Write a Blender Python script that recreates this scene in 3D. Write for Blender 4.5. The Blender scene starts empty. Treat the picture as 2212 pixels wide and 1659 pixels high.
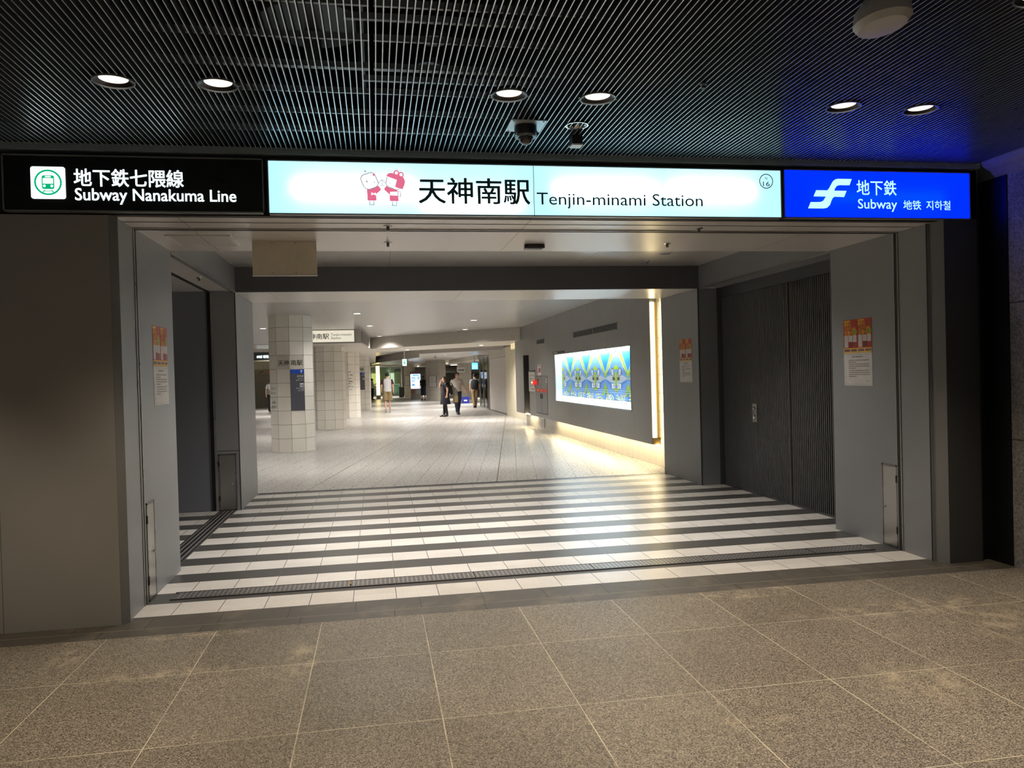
import bpy, bmesh, math, random
from mathutils import Vector, Matrix
random.seed(7)
C = bpy.context.scene.collection
SC = bpy.context.scene
R = math.radians

# ------------------------------------------------------------------ camera, world, exposure
cam_d = bpy.data.cameras.new('camera'); cam = bpy.data.objects.new('camera', cam_d); C.objects.link(cam)
_f, _yaw, _pitch, _roll, _d, CAM_H = 1689.522, 0.17210, -0.01312, -0.02663, 5.4863, 1.58
def _axes():
    cy, sy, cp, sp, cr, sr = math.cos(_yaw), math.sin(_yaw), math.cos(_pitch), math.sin(_pitch), math.cos(_roll), math.sin(_roll)
    fw = Vector((sy, cy, 0)); rt = Vector((cy, -sy, 0)); up = Vector((0, 0, 1))
    fw2 = fw * cp + up * sp; up2 = up * cp - fw * sp
    return rt * cr + up2 * sr, up2 * cr - rt * sr, fw2
_rt, _up, _fw = _axes()
m = Matrix((_rt, _up, -_fw)).transposed().to_4x4(); m.translation = (0, -_d, CAM_H)
cam.matrix_world = m
cam_d.sensor_fit = 'HORIZONTAL'; cam_d.sensor_width = 36.0; cam_d.lens = 36.0 * _f / 2212.0
cam_d.clip_start = 0.05; cam_d.clip_end = 300
SC.camera = cam
SC.view_settings.view_transform = 'Standard'; SC.view_settings.look = 'None'
SC.view_settings.exposure = 0.28; SC.view_settings.gamma = 1.0; SC.view_settings.use_curve_mapping = False
w = bpy.data.worlds.new('world'); SC.world = w; w.use_nodes = True
w.node_tree.nodes['Background'].inputs[0].default_value = (0.62, 0.60, 0.56, 1)
w.node_tree.nodes['Background'].inputs[1].default_value = 0.15
SC.cycles.max_bounces = 6; SC.cycles.diffuse_bounces = 3; SC.cycles.glossy_bounces = 3
SC.cycles.caustics_reflective = False; SC.cycles.caustics_refractive = False
SC.cycles.sample_clamp_indirect = 4.0
# light levels, one place to tune
L_FRONT, L_VEST, L_CONC, L_FAR = 26.0, 78.0, 108.0, 480.0
WARM = (1.0, 0.84, 0.65); NEUT = (1.0, 0.955, 0.915); COOL = (0.92, 0.96, 1.0)

def lamp_light(name, loc, energy, color, kind='SPOT', size=0.06, angle=100, blend=0.5, parent=None, rot=(0, 0, 0)):
    l = bpy.data.lights.new(name, kind); l.energy = energy; l.color = color
    if kind == 'SPOT':
        l.spot_size = R(angle); l.spot_blend = blend; l.shadow_soft_size = size
    elif kind == 'AREA':
        l.shape = 'DISK'; l.size = size; l.spread = R(angle)
    o = bpy.data.objects.new(name, l); C.objects.link(o); o.rotation_euler = rot
    if parent is not None:
        o.parent = parent; o.location = Vector(loc) - Vector(parent.location)
    else: o.location = loc
    return o

# ------------------------------------------------------------------ materials
def lin(c):
    c = c / 255.0
    return c / 12.92 if c <= 0.04045 else ((c + 0.055) / 1.055) ** 2.4
def S(r, g, b): return (lin(r), lin(g), lin(b), 1.0)
MATS = {}
class NT:
    def __init__(s, name):
        s.m = bpy.data.materials.new(name); s.m.use_nodes = True; s.t = s.m.node_tree
        s.b = s.t.nodes['Principled BSDF']; s.out = s.t.nodes['Material Output']; s._p = None
    def n(s, typ, **kw):
        x = s.t.nodes.new(typ)
        for k, v in kw.items(): setattr(x, k, v)
        return x
    def l(s, a, b): s.t.links.new(a, b)
    def math(s, op, a, b=None, c=None):
        x = s.n('ShaderNodeMath', operation=op)
        for i, v in enumerate((a, b, c)):
            if v is None: continue
            if isinstance(v, (int, float)): x.inputs[i].default_value = v
            else: s.l(v, x.inputs[i])
        return x.outputs[0]
    def xyz(s):
        if s._p is None:
            g = s.n('ShaderNodeNewGeometry'); sp = s.n('ShaderNodeSeparateXYZ'); s.l(g.outputs['Position'], sp.inputs[0]); s._p = sp.outputs; s.pos = g.outputs['Position']
        return s._p
    def lines(s, c, off, sp, hw):
        return s.math('LESS_THAN', s.math('PINGPONG', s.math('SUBTRACT', c, off), sp / 2), hw)
    def noise(s, scale, detail=3, rough=0.55, vec=None):
        x = s.n('ShaderNodeTexNoise'); x.inputs['Scale'].default_value = scale; x.inputs['Detail'].default_value = detail; x.inputs['Roughness'].default_value = rough
        s.xyz(); s.l(vec if vec is not None else s.pos, x.inputs['Vector']); return x.outputs['Fac']
    def mix(s, f, a, b):
        x = s.n('ShaderNodeMix', data_type='RGBA')
        for i, v in ((0, f), (6, a), (7, b)):
            if isinstance(v, (int, float)): x.inputs[i].default_value = v
            elif isinstance(v, tuple): x.inputs[i].default_value = v
            else: s.l(v, x.inputs[i])
        return x.outputs[2]
    def rng(s, v, a, b, c, d):
        x = s.n('ShaderNodeMapRange')
        for i, q in enumerate((v, a, b, c, d)):
            if isinstance(q, (int, float)): x.inputs[i].default_value = q
            else: s.l(q, x.inputs[i])
        return x.outputs[0]
    def bump(s, h, strength=0.2, dist=0.01):
        x = s.n('ShaderNodeBump'); x.inputs['Strength'].default_value = strength; x.inputs['Distance'].default_value = dist
        s.l(h, x.inputs['Height']); s.l(x.outputs[0], s.b.inputs['Normal'])
    def col(s, v):
        if isinstance(v, tuple): s.b.inputs['Base Color'].default_value = v
        else: s.l(v, s.b.inputs['Base Color'])
    def ro(s, v):
        if isinstance(v, (int, float)): s.b.inputs['Roughness'].default_value = v
        else: s.l(v, s.b.inputs['Roughness'])

def plain(name, col, rough=0.5, metal=0.0, var=0.06, vscale=9.0, spec=0.5, bump=0.0, bscale=300):
    """procedural surface: base colour with a slight noise variation"""
    if name in MATS: return MATS[name]
    t = NT(name)
    n = t.noise(vscale, 4)
    k = t.rng(n, 0.3, 0.7, 1 - var, 1 + var)
    hs = t.n('ShaderNodeHueSaturation'); hs.inputs['Color'].default_value = col; t.l(k, hs.inputs['Value'])
    t.col(hs.outputs[0])
    t.ro(t.rng(n, 0.3, 0.7, max(0.02, rough - 0.05), min(1, rough + 0.05)))
    t.b.inputs['Metallic'].default_value = metal; t.b.inputs['Specular IOR Level'].default_value = spec
    if bump: t.bump(t.noise(bscale, 2), bump, 0.002)
    MATS[name] = t.m; return t.m
def emit(name, col, strength=1.0):
    if name in MATS: return MATS[name]
    t = NT(name); t.b.inputs['Base Color'].default_value = (col[0]*.5, col[1]*.5, col[2]*.5, 1)
    t.b.inputs['Emission Color'].default_value = (col[0], col[1], col[2], 1); t.b.inputs['Emission Strength'].default_value = strength
    t.ro(0.4); MATS[name] = t.m; return t.m

def m_granite():
    t = NT('granite_paving'); x, y, z = t.xyz()
    gx = t.lines(x, -2.3373, 0.6492, 0.0025)
    r = t.math('SUBTRACT', y, -1.0196); gy = t.lines(r, 0.0, 0.8746, 0.0024)
    g = t.math('MAXIMUM', gx, gy)
    sp = t.noise(150, 2, 0.75); sp2 = t.noise(90, 2, 0.6); big = t.noise(1.3, 4)
    v = t.n('ShaderNodeTexVoronoi'); v.inputs['Scale'].default_value = 225; t.l(t.pos, v.inputs['Vector'])
    sc = t.n('ShaderNodeSeparateColor'); t.l(v.outputs['Color'], sc.inputs[0]); base = t.mix(t.math('POWER', sc.outputs[0], 1.3), S(58, 53, 46), S(182, 171, 152))
    base = t.mix(t.math('MULTIPLY', t.rng(sp, 0.3, 0.5, 1, 0), 0.30), base, S(58, 54, 49))
    base = t.mix(t.math('MULTIPLY', t.rng(sp2, 0.4, 0.65, 0, 1), 0.15), base, S(138, 126, 110))
    # tile to tile tone
    ix = t.math('FLOOR', t.math('DIVIDE', t.math('SUBTRACT', x, -2.3373), 0.6492)); iy = t.math('FLOOR', t.math('DIVIDE', r, 0.8746))
    cb = t.n('ShaderNodeCombineXYZ'); t.l(ix, cb.inputs[0]); t.l(iy, cb.inputs[1])
    wn = t.n('ShaderNodeTexWhiteNoise', noise_dimensions='2D'); t.l(cb.outputs[0], wn.inputs['Vector'])
    hs = t.n('ShaderNodeHueSaturation'); t.l(base, hs.inputs['Color']); t.l(t.math('MULTIPLY', t.rng(wn.outputs['Value'], 0, 1, 0.90, 1.08), t.rng(big, 0.3, 0.7, 0.9, 1.1)), hs.inputs['Value'])
    base = hs.outputs[0]
    # dried water stains near the right pier and along the joints
    def blob(cx, cy, rx, ry):
        a = t.math('POWER', t.math('DIVIDE', t.math('SUBTRACT', x, cx), rx), 2.0); b = t.math('POWER', t.math('DIVIDE', t.math('SUBTRACT', y, cy), ry), 2.0)
        return t.rng(t.math('SQRT', t.math('ADD', a, b)), 0.35, 1.0, 1, 0)
    st = None
    for q in ((3.45, -0.95, 1.1, 0.20), (3.75, -1.35, 0.45, 0.5), (2.45, -0.42, 0.5, 0.12), (2.75, -0.28, 0.35, 0.10), (-1.25, -1.0, 0.6, 0.10), (-0.45, -0.9, 0.12, 0.35), (-1.8, -0.6, 0.12, 0.4), (-1.1, -0.36, 0.5, 0.06), (2.6, -2.0, 0.3, 0.3), (1.6, -2.25, 0.25, 0.06)):
        b = blob(*q); st = b if st is None else t.math('MAXIMUM', st, b)
    nn = t.noise(7, 5, 0.7); st = t.math('MULTIPLY', st, t.rng(nn, 0.46, 0.62, 0, 1))
    base = t.mix(t.math('MULTIPLY', st, 0.45), base, S(205, 190, 160))
    base = t.mix(t.math('MULTIPLY', g, t.rng(t.noise(3, 2), 0.3, 0.6, 0.35, 0.95)), base, S(212, 203, 176))
    t.col(base); t.ro(t.rng(sp, 0.3, 0.7, 0.34, 0.5)); t.b.inputs['Specular IOR Level'].default_value = 0.35
    t.bump(t.math('MULTIPLY', g, -1.0), 0.10, 0.001)
    return t.m
def m_border():
    t = NT('granite_border'); x, y, z = t.xyz()
    inner = t.math('GREATER_THAN', y, -0.135)
    la = t.math('MULTIPLY', inner, t.lines(x, 0.263, 0.4440, 0.0035)); lb = t.math('MULTIPLY', t.math('SUBTRACT', 1, inner), t.lines(x, 0.08, 0.6135, 0.004))
    g = t.math('MAXIMUM', la, lb)
    dark = t.math('MAXIMUM', t.math('LESS_THAN', t.math('ABSOLUTE', t.math('SUBTRACT', y, -0.135)), 0.004), t.math('LESS_THAN', t.math('ABSOLUTE', t.math('SUBTRACT', y, -0.29)), 0.005))
    sp = t.noise(210, 2, 0.7)
    base = t.mix(t.rng(sp, 0.38, 0.62, 0, 1), S(62, 59, 53), S(104, 98, 88))
    n = t.noise(2.4, 5, 0.7); base = t.mix(t.math('MULTIPLY', t.rng(n, 0.5, 0.72, 0, 1), 0.35), base, S(160, 148, 122))
    base = t.mix(t.math('MULTIPLY', g, 0.8), base, S(40, 37, 32)); base = t.mix(t.math('MULTIPLY', dark, 0.7), base, S(150, 138, 112))
    t.col(base); t.ro(0.45); t.bump(sp, 0.2, 0.001); return t.m
def m_stripes():
    t = NT('striped_tile_floor'); x, y, z = t.xyz()
    wmask = t.math('LESS_THAN', t.math('PINGPONG', t.math('SUBTRACT', y, 0.288), 0.292), 0.1515)
    jx = t.math('MULTIPLY', wmask, t.lines(x, -0.203, 0.304, 0.0022))
    bx = t.math('MULTIPLY', t.math('SUBTRACT', 1, wmask), t.lines(x, 0.10, 0.912, 0.0022))
    iy = t.math('FLOOR', t.math('DIVIDE', t.math('ADD', y, 0.004), 0.292)); ix = t.math('FLOOR', t.math('DIVIDE', t.math('ADD', x, 0.203), 0.304))
    cb = t.n('ShaderNodeCombineXYZ'); t.l(ix, cb.inputs[0]); t.l(iy, cb.inputs[1])
    wn = t.n('ShaderNodeTexWhiteNoise', noise_dimensions='2D'); t.l(cb.outputs[0], wn.inputs['Vector'])
    sp = t.noise(200, 2, 0.7); dirt = t.noise(2.2, 5, 0.65)
    wc = t.mix(wn.outputs['Value'], S(226, 219, 208), S(238, 232, 222)); wc = t.mix(t.math('MULTIPLY', t.rng(dirt, 0.48, 0.7, 0, 1), 0.25), wc, S(190, 182, 168))
    dc = t.mix(t.rng(sp, 0.35, 0.65, 0, 1), S(64, 62, 60), S(96, 93, 89))
    base = t.mix(wmask, dc, wc)
    base = t.mix(jx, base, S(46, 43, 40)); base = t.mix(t.math('MULTIPLY', bx, 0.75), base, S(120, 115, 106))
    t.col(base)
    t.ro(t.math('ADD', t.math('MULTIPLY', wmask, -0.06), t.rng(sp, 0.3, 0.7, 0.30, 0.38))); t.b.inputs['Specular IOR Level'].default_value = 0.55
    rib = t.math('SINE', t.math('MULTIPLY', x, 2 * math.pi / 0.0138))
    t.bump(t.math('ADD', t.math('MULTIPLY', t.math('MULTIPLY', rib, wmask), 0.5), t.math('MULTIPLY', jx, -2.0)), 0.22, 0.0012)
    return t.m
TH = R(9.85)
def m_concourse():
    t = NT('pale_concourse_tile'); x, y, z = t.xyz()
    p = t.math('SUBTRACT', t.math('MULTIPLY', x, math.cos(TH)), t.math('MULTIPLY', y, math.sin(TH)))
    q = t.math('ADD', t.math('MULTIPLY', x, math.sin(TH)), t.math('MULTIPLY', y, math.cos(TH)))
    g = t.lines(p, 0.679, 0.2975, 0.0034); gq = t.lines(q, 6.35, 0.595, 0.0026)
    dark = t.lines(p, 0.679, 0.2975 * 9, 0.006)
    ip = t.math('FLOOR', t.math('DIVIDE', t.math('SUBTRACT', p, 0.679), 0.2975)); iq = t.math('FLOOR', t.math('DIVIDE', t.math('SUBTRACT', q, 6.35), 0.595))
    cb = t.n('ShaderNodeCombineXYZ'); t.l(ip, cb.inputs[0]); t.l(iq, cb.inputs[1])
    wn = t.n('ShaderNodeTexWhiteNoise', noise_dimensions='2D'); t.l(cb.outputs[0], wn.inputs['Vector'])
    base = t.mix(wn.outputs['Value'], S(188, 184, 178), S(198, 194, 187))
    base = t.mix(t.math('MULTIPLY', t.rng(t.noise(0.8, 4), 0.45, 0.7, 0, 1), 0.2), base, S(176, 166, 152))
    base = t.mix(t.math('MULTIPLY', g, 0.9), base, S(84, 80, 74)); base = t.mix(t.math('MULTIPLY', gq, 0.45), base, S(84, 80, 74)); base = t.mix(dark, base, S(52, 50, 46))
    t.col(base); t.ro(t.rng(t.noise(25, 3), 0.3, 0.7, 0.24, 0.34)); t.b.inputs['Specular IOR Level'].default_value = 0.55
    rib = t.math('SINE', t.math('MULTIPLY', p, 2 * math.pi / 0.0149)); t.bump(t.math('ADD', t.math('MULTIPLY', rib, 0.5), t.math('MULTIPLY', g, -2.0)), 0.10, 0.001)
    return t.m
def m_panel(name, col, rough=0.42, metal=0.25, seams=None, axis=0, off=0.0):
    """painted steel wall panel, fine grain, optional vertical seams every `seams` metres"""
    t = NT(name); p = t.xyz()
    n = t.noise(420, 2, 0.6); b = t.noise(1.1, 4)
    base = t.mix(t.rng(n, 0.35, 0.65, 0, 1), tuple(c * 0.9 for c in col[:3]) + (1,), tuple(min(1, c * 1.1) for c in col[:3]) + (1,))
    hs = t.n('ShaderNodeHueSaturation'); t.l(base, hs.inputs['Color']); t.l(t.rng(b, 0.3, 0.7, 0.95, 1.05), hs.inputs['Value']); base = hs.outputs[0]
    if seams:
        g = t.lines(p[axis], off, seams, 0.0025); base = t.mix(t.math('MULTIPLY', g, 0.6), base, S(28, 27, 25))
    t.col(base); t.ro(rough); t.b.inputs['Metallic'].default_value = metal
    t.bump(n, 0.06, 0.001); return t.m
def m_soffit(name, col, joints, slit=None, metal=0.55, sheen=0.0):
    """brushed ceiling panels with painted streaks of reflected light"""
    t = NT(name); x, y, z = t.xyz()
    mp = t.n('ShaderNodeMapping'); mp.inputs['Scale'].default_value = (1.0, 2.2, 1); t.l(t.pos, mp.inputs['Vector'])
    n1 = t.noise(0.9, 2, 0.5, mp.outputs[0])
    cb = t.n('ShaderNodeCombineXYZ'); t.l(t.math('ADD', x, t.math('MULTIPLY', n1, 1.6)), cb.inputs[0]); t.l(t.math('MULTIPLY', t.math('ADD', y, t.math('MULTIPLY', n1, 1.0)), 2.2), cb.inputs[1])
    sm = t.noise(2.2, 2, 0.45, cb.outputs[0])
    g = t.lines(x, joints[0], joints[1], 0.003)
    base = t.mix(t.math('MULTIPLY', t.rng(sm, 0.48, 0.75, 0, 1), sheen), col, tuple(min(1, c * 1.45) for c in col[:3]) + (1,))  # lighter swirls paint the streaky reflections into the colour
    if slit:
        gs = t.math('GREATER_THAN', t.math('FRACT', t.math('DIVIDE', y, slit)), 0.88); base = t.mix(t.math('MULTIPLY', gs, 0.22), base, tuple(c * 0.35 for c in col[:3]) + (1,))
    base = t.mix(t.math('MULTIPLY', g, 0.7), base, S(40, 38, 35))
    t.col(base); t.b.inputs['Metallic'].default_value = metal; t.ro(0.3); return t.m
def m_brushed(name, col, rough=0.28):
    t = NT(name); p = t.xyz()
    mp = t.n('ShaderNodeMapping'); mp.inputs['Scale'].default_value = (2, 2, 90); t.l(t.pos, mp.inputs['Vector'])
    n = t.noise(3, 3, 0.6, mp.outputs[0]); t.col(t.mix(t.rng(n, 0.3, 0.7, 0, 1), tuple(c * 0.985 for c in col[:3]) + (1,), col))
    t.b.inputs['Metallic'].default_value = 0.9; t.ro(rough); return t.m
def m_stone():
    t = NT('rough_stone_wall'); x, y, z = t.xyz()
    n = t.noise(60, 4, 0.75); b = t.noise(3, 4)
    base = t.mix(t.rng(n, 0.35, 0.65, 0, 1), S(100, 98, 97), S(168, 164, 160)); base = t.mix(t.math('MULTIPLY', t.rng(b, 0.4, 0.7, 0, 1), 0.4), base, S(60, 54, 44))
    g = t.math('MAXIMUM', t.math('LESS_THAN', t.math('ABSOLUTE', t.math('SUBTRACT', z, 2.02)), 0.006), t.math('LESS_THAN', t.math('ABSOLUTE', t.math('SUBTRACT', z, 0.975)), 0.006))
    t.col(t.mix(t.math('MULTIPLY', g, 0.7), base, S(30, 28, 26))); t.ro(0.75); t.bump(t.math('ADD', n, t.math('MULTIPLY', g, -2.0)), 0.6, 0.004); return t.m
def m_glass(name, col, rough=0.05, alpha=0.25):
    t = NT(name)
    tr = t.n('ShaderNodeBsdfTransparent'); tr.inputs[0].default_value = col
    gl = t.n('ShaderNodeBsdfGlossy'); gl.inputs['Roughness'].default_value = rough
    fr = t.n('ShaderNodeFresnel'); fr.inputs[0].default_value = 1.45
    mx = t.n('ShaderNodeMixShader'); t.l(t.math('MAXIMUM', fr.outputs[0], alpha * 0.3), mx.inputs[0]); t.l(tr.outputs[0], mx.inputs[1]); t.l(gl.outputs[0], mx.inputs[2])
    t.l(mx.outputs[0], t.out.inputs[0]); return t.m
def m_film():
    t = NT('clear_film'); n = t.noise(40, 4, 0.7)
    tr = t.n('ShaderNodeBsdfTransparent'); gl = t.n('ShaderNodeBsdfGlossy'); gl.inputs['Roughness'].default_value = 0.08
    bm = t.n('ShaderNodeBump'); bm.inputs['Strength'].default_value = 0.9; bm.inputs['Distance'].default_value = 0.02; t.l(n, bm.inputs['Height']); t.l(bm.outputs[0], gl.inputs['Normal'])
    mx = t.n('ShaderNodeMixShader'); mx.inputs[0].default_value = 0.16; t.l(tr.outputs[0], mx.inputs[1]); t.l(gl.outputs[0], mx.inputs[2]); t.l(mx.outputs[0], t.out.inputs[0]); return t.m
def m_translucent(name, ecol, estr, tcol):
    """backlit acrylic: an even glow of its own plus the light of the tubes behind it"""
    t = NT(name); n = t.noise(5, 3)
    tl = t.n('ShaderNodeBsdfTranslucent'); t.l(t.mix(t.rng(n, 0.3, 0.7, 0, 1), tcol, tuple(c * 0.93 for c in tcol[:3]) + (1,)), tl.inputs[0])
    em = t.n('ShaderNodeEmission'); em.inputs[0].default_value = ecol; em.inputs[1].default_value = estr
    gl = t.n('ShaderNodeBsdfGlossy'); gl.inputs['Roughness'].default_value = 0.2
    a = t.n('ShaderNodeAddShader'); t.l(tl.outputs[0], a.inputs[0]); t.l(em.outputs[0], a.inputs[1])
    mx = t.n('ShaderNodeMixShader'); mx.inputs[0].default_value = 0.03; t.l(a.outputs[0], mx.inputs[1]); t.l(gl.outputs[0], mx.inputs[2]); t.l(mx.outputs[0], t.out.inputs[0]); return t.m
def m_grate(axis):
    t = NT('grate_metal_%d' % axis); p = t.xyz()
    a, b = (p[0], p[1]) if axis == 0 else (p[1], p[0])
    ha = t.math('LESS_THAN', t.math('FRACT', t.math('DIVIDE', a, 0.034)), 0.62) ; hb = t.math('LESS_THAN', t.math('FRACT', t.math('DIVIDE', b, 0.046)), 0.5)
    h = t.math('MULTIPLY', ha, hb) if axis == 0 else hb
    t.col(t.mix(h, S(168, 164, 160), S(40, 38, 36))); t.b.inputs['Metallic'].default_value = 0.6; t.ro(0.35); t.bump(t.math('MULTIPLY', h, -1), 0.4, 0.004); return t.m

GRAN = m_granite(); BORDER = m_border(); STRIPE = m_stripes(); CONC = m_concourse()
PIER = m_panel('pier_panel', S(140, 141, 142)); FACADE = m_panel('facade_panel', S(160, 157, 150), metal=0.0, seams=1.55, axis=0, off=-2.395)
DARKP = m_panel('dark_panel', S(76, 78, 80)); BEAM = m_panel('beam_panel', S(92, 92, 94)); RWALL = m_panel('corridor_panel', S(142, 141, 138), seams=1.42, axis=1, off=7.3)
FARP = m_panel('far_pier_panel', S(132, 133, 134), seams=0.95, axis=1, off=5.35)
SOF = m_soffit('soffit_panel', S(216, 210, 204), (1.13, 2.4), metal=0.25, sheen=0.06); VCEIL = m_soffit('vestibule_ceiling_panel', S(206, 201, 196), (0.2, 2.4), slit=0.1)
CCEIL = m_soffit('concourse_ceiling_panel', S(170, 167, 164), (-1.0, 3.0), slit=0.1, metal=0.3); LOWC = m_soffit('low_ceiling_panel', S(188, 183, 176), (0.4, 3.0), metal=0.35)
STEEL = m_brushed('brushed_steel', S(178, 176, 172)); CHROME = plain('chrome', S(200, 200, 200), 0.15, 1.0, 0.02)
TRIM = plain('trim_steel', S(170, 167, 162), 0.32, 0.85, 0.02); DSTEEL = plain('dark_groove', S(26, 25, 24), 0.5); BLACK = plain('black_paint', S(14, 15, 17), 0.4); SLAT = plain('slat_metal_shaded', S(66, 72, 78), 0.5, 0.2, 0.05)
PLENUM = plain('plenum_black', S(7, 8, 9), 0.9); RAIL = plain('galvanised_rail', S(168, 178, 184), 0.4, 0.3)
STONE = m_stone(); CORN = plain('cornice_stone', S(128, 126, 128), 0.7, 0, 0.12, 30, bump=0.3, bscale=80)
TILEW = plain('cream_wall_tile', S(234, 228, 216), 0.22, 0, 0.05, 2.0); TILEG = plain('tile_grout', S(72, 70, 66), 0.8)
CREAM = plain('cream_paint', S(205, 197, 172), 0.5); BULK = plain('bulkhead_paint', S(186, 180, 170), 0.45); SHUT = plain('shutter_slats', S(206, 200, 196), 0.4, 0.1)
WHITE = plain('white_paint', S(232, 230, 226), 0.4); BEIGE = plain('beige_board', S(228, 218, 196), 0.45); INK = plain('black_lettering', S(30, 30, 32), 0.5)
GREYM = plain('grey_metal', S(112, 112, 112), 0.4, 0.4); DGREY = plain('dark_grey_plastic', S(48, 48, 50), 0.45); RED = plain('red_enamel', S(190, 32, 28), 0.35)

# ------------------------------------------------------------------ mesh builder
class MB:
    def __init__(s): s.v = []; s.f = []; s.m = []
    def poly(s, pts, mi=0):
        n = len(s.v); s.v += [tuple(p) for p in pts]; s.f.append(list(range(n, n + len(pts)))); s.m.append(mi); return s
    def box(s, a, b, mi=0, rot=0.0, ctr=None):
        x0, y0, z0 = (min(a[i], b[i]) for i in range(3)); x1, y1, z1 = (max(a[i], b[i]) for i in range(3))
        P = [(x0, y0, z0), (x1, y0, z0), (x1, y1, z0), (x0, y1, z0), (x0, y0, z1), (x1, y0, z1), (x1, y1, z1), (x0, y1, z1)]
        if rot:
            cx, cy = ctr if ctr else ((x0 + x1) / 2, (y0 + y1) / 2); c, sn = math.cos(rot), math.sin(rot)
            P = [(cx + (p[0] - cx) * c - (p[1] - cy) * sn, cy + (p[0] - cx) * sn + (p[1] - cy) * c, p[2]) for p in P]
        n = len(s.v); s.v += P
        for q in ((0, 3, 2, 1), (4, 5, 6, 7), (0, 1, 5, 4), (1, 2, 6, 5), (2, 3, 7, 6), (3, 0, 4, 7)): s.f.append([n + i for i in q]); s.m.append(mi)
        return s
    def prism(s, pts, z0, z1, mi=0):
        """plan polygon extruded in z"""
        n = len(s.v); k = len(pts)
        a = sum(pts[i][0] * pts[(i + 1) % k][1] - pts[(i + 1) % k][0] * pts[i][1] for i in range(k))
        if a < 0: pts = pts[::-1]
        s.v += [(p[0], p[1], z0) for p in pts] + [(p[0], p[1], z1) for p in pts]
        s.f.append([n + i for i in range(k)][::-1]); s.m.append(mi); s.f.append([n + k + i for i in range(k)]); s.m.append(mi)
        for i in range(k): s.f.append([n + i, n + (i + 1) % k, n + k + (i + 1) % k, n + k + i]); s.m.append(mi)
        return s
    def ext(s, pts3, d, mi=0):
        """planar polygon extruded along vector d"""
        n = len(s.v); k = len(pts3); d = Vector(d)
        s.v += [tuple(p) for p in pts3] + [tuple(Vector(p) + d) for p in pts3]
        s.f.append([n + i for i in range(k)]); s.m.append(mi); s.f.append([n + k + i for i in range(k)][::-1]); s.m.append(mi)
        for i in range(k): s.f.append([n + (i + 1) % k, n + i, n + k + i, n + k + (i + 1) % k]); s.m.append(mi)
        return s
    def lathe(s, prof, ctr=(0, 0, 0), seg=32, mi=0, axis='z', sx=1, sy=1, cap=True):
        """profile [(r, h)] turned about an axis through ctr"""
        n = len(s.v)
        for r, h in prof:
            for i in range(seg):
                a = 2 * math.pi * i / seg; x, y = r * math.cos(a) * sx, r * math.sin(a) * sy
                p = {'z': (x, y, h), 'y': (x, h, y), 'x': (h, x, y)}[axis]
                s.v.append((ctr[0] + p[0], ctr[1] + p[1], ctr[2] + p[2]))
        for j in range(len(prof) - 1):
            for i in range(seg):
                s.f.append([n + j * seg + i, n + j * seg + (i + 1) % seg, n + (j + 1) * seg + (i + 1) % seg, n + (j + 1) * seg + i]); s.m.append(mi)
        cap = cap and prof[0] != prof[-1]
        if cap and prof[0][0] > 1e-4: s.f.append([n + i for i in range(seg)][::-1]); s.m.append(mi)
        if cap and prof[-1][0] > 1e-4: s.f.append([n + (len(prof) - 1) * seg + i for i in range(seg)]); s.m.append(mi)
        return s
    def loft(s, rings, seg=18, mi=0, cap=True):
        n = len(s.v)
        for (cx, cy, z, rx, ry) in rings:
            for i in range(seg):
                a = 2 * math.pi * i / seg; s.v.append((cx + rx * math.cos(a), cy + ry * math.sin(a), z))
        for j in range(len(rings) - 1):
            for i in range(seg): s.f.append([n + j * seg + i, n + j * seg + (i + 1) % seg, n + (j + 1) * seg + (i + 1) % seg, n + (j + 1) * seg + i]); s.m.append(mi)
        if cap:
            s.f.append([n + i for i in range(seg)][::-1]); s.m.append(mi); s.f.append([n + (len(rings) - 1) * seg + i for i in range(seg)]); s.m.append(mi)
        return s
    def tube(s, pts, rad, seg=10, mi=0):
        pts = [Vector(p) for p in pts]; n0 = len(s.v); k = len(pts)
        if not isinstance(rad, (list, tuple)): rad = [rad] * k
        ref = Vector((0, 0, 1)) if abs((pts[-1] - pts[0]).normalized().z) < 0.9 else Vector((0, 1, 0))
        for j, p in enumerate(pts):
            d = (pts[min(j + 1, k - 1)] - pts[max(j - 1, 0)]).normalized(); a = d.cross(ref).normalized(); b = a.cross(d).normalized()
            for i in range(seg):
                t = 2 * math.pi * i / seg; s.v.append(tuple(p + (a * math.cos(t) + b * math.sin(t)) * rad[j]))
        for j in range(k - 1):
            for i in range(seg): s.f.append([n0 + j * seg + i, n0 + j * seg + (i + 1) % seg, n0 + (j + 1) * seg + (i + 1) % seg, n0 + (j + 1) * seg + i]); s.m.append(mi)
        s.f.append([n0 + i for i in range(seg)]); s.m.append(mi); s.f.append([n0 + (k - 1) * seg + i for i in range(seg)][::-1]); s.m.append(mi)
        return s
    def ball(s, c, r, seg=14, rings=9, mi=0, lo=-1.0, hi=1.0):
        """ellipsoid with radii r, kept between lo and hi of its height"""
        pr = []
        for j in range(rings + 1):
            t = lo + (hi - lo) * j / rings; t = max(-1, min(1, t)); q = math.sin(t * math.pi / 2); pr.append((math.sqrt(max(0, 1 - q * q)) + 1e-5, q))
        n = len(s.v)
        for rr, h in pr:
            for i in range(seg):
                a = 2 * math.pi * i / seg; s.v.append((c[0] + r[0] * rr * math.cos(a), c[1] + r[1] * rr * math.sin(a), c[2] + r[2] * h))
        for j in range(rings):
            for i in range(seg): s.f.append([n + j * seg + i, n + j * seg + (i + 1) % seg, n + (j + 1) * seg + (i + 1) % seg, n + (j + 1) * seg + i]); s.m.append(mi)
        return s
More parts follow.
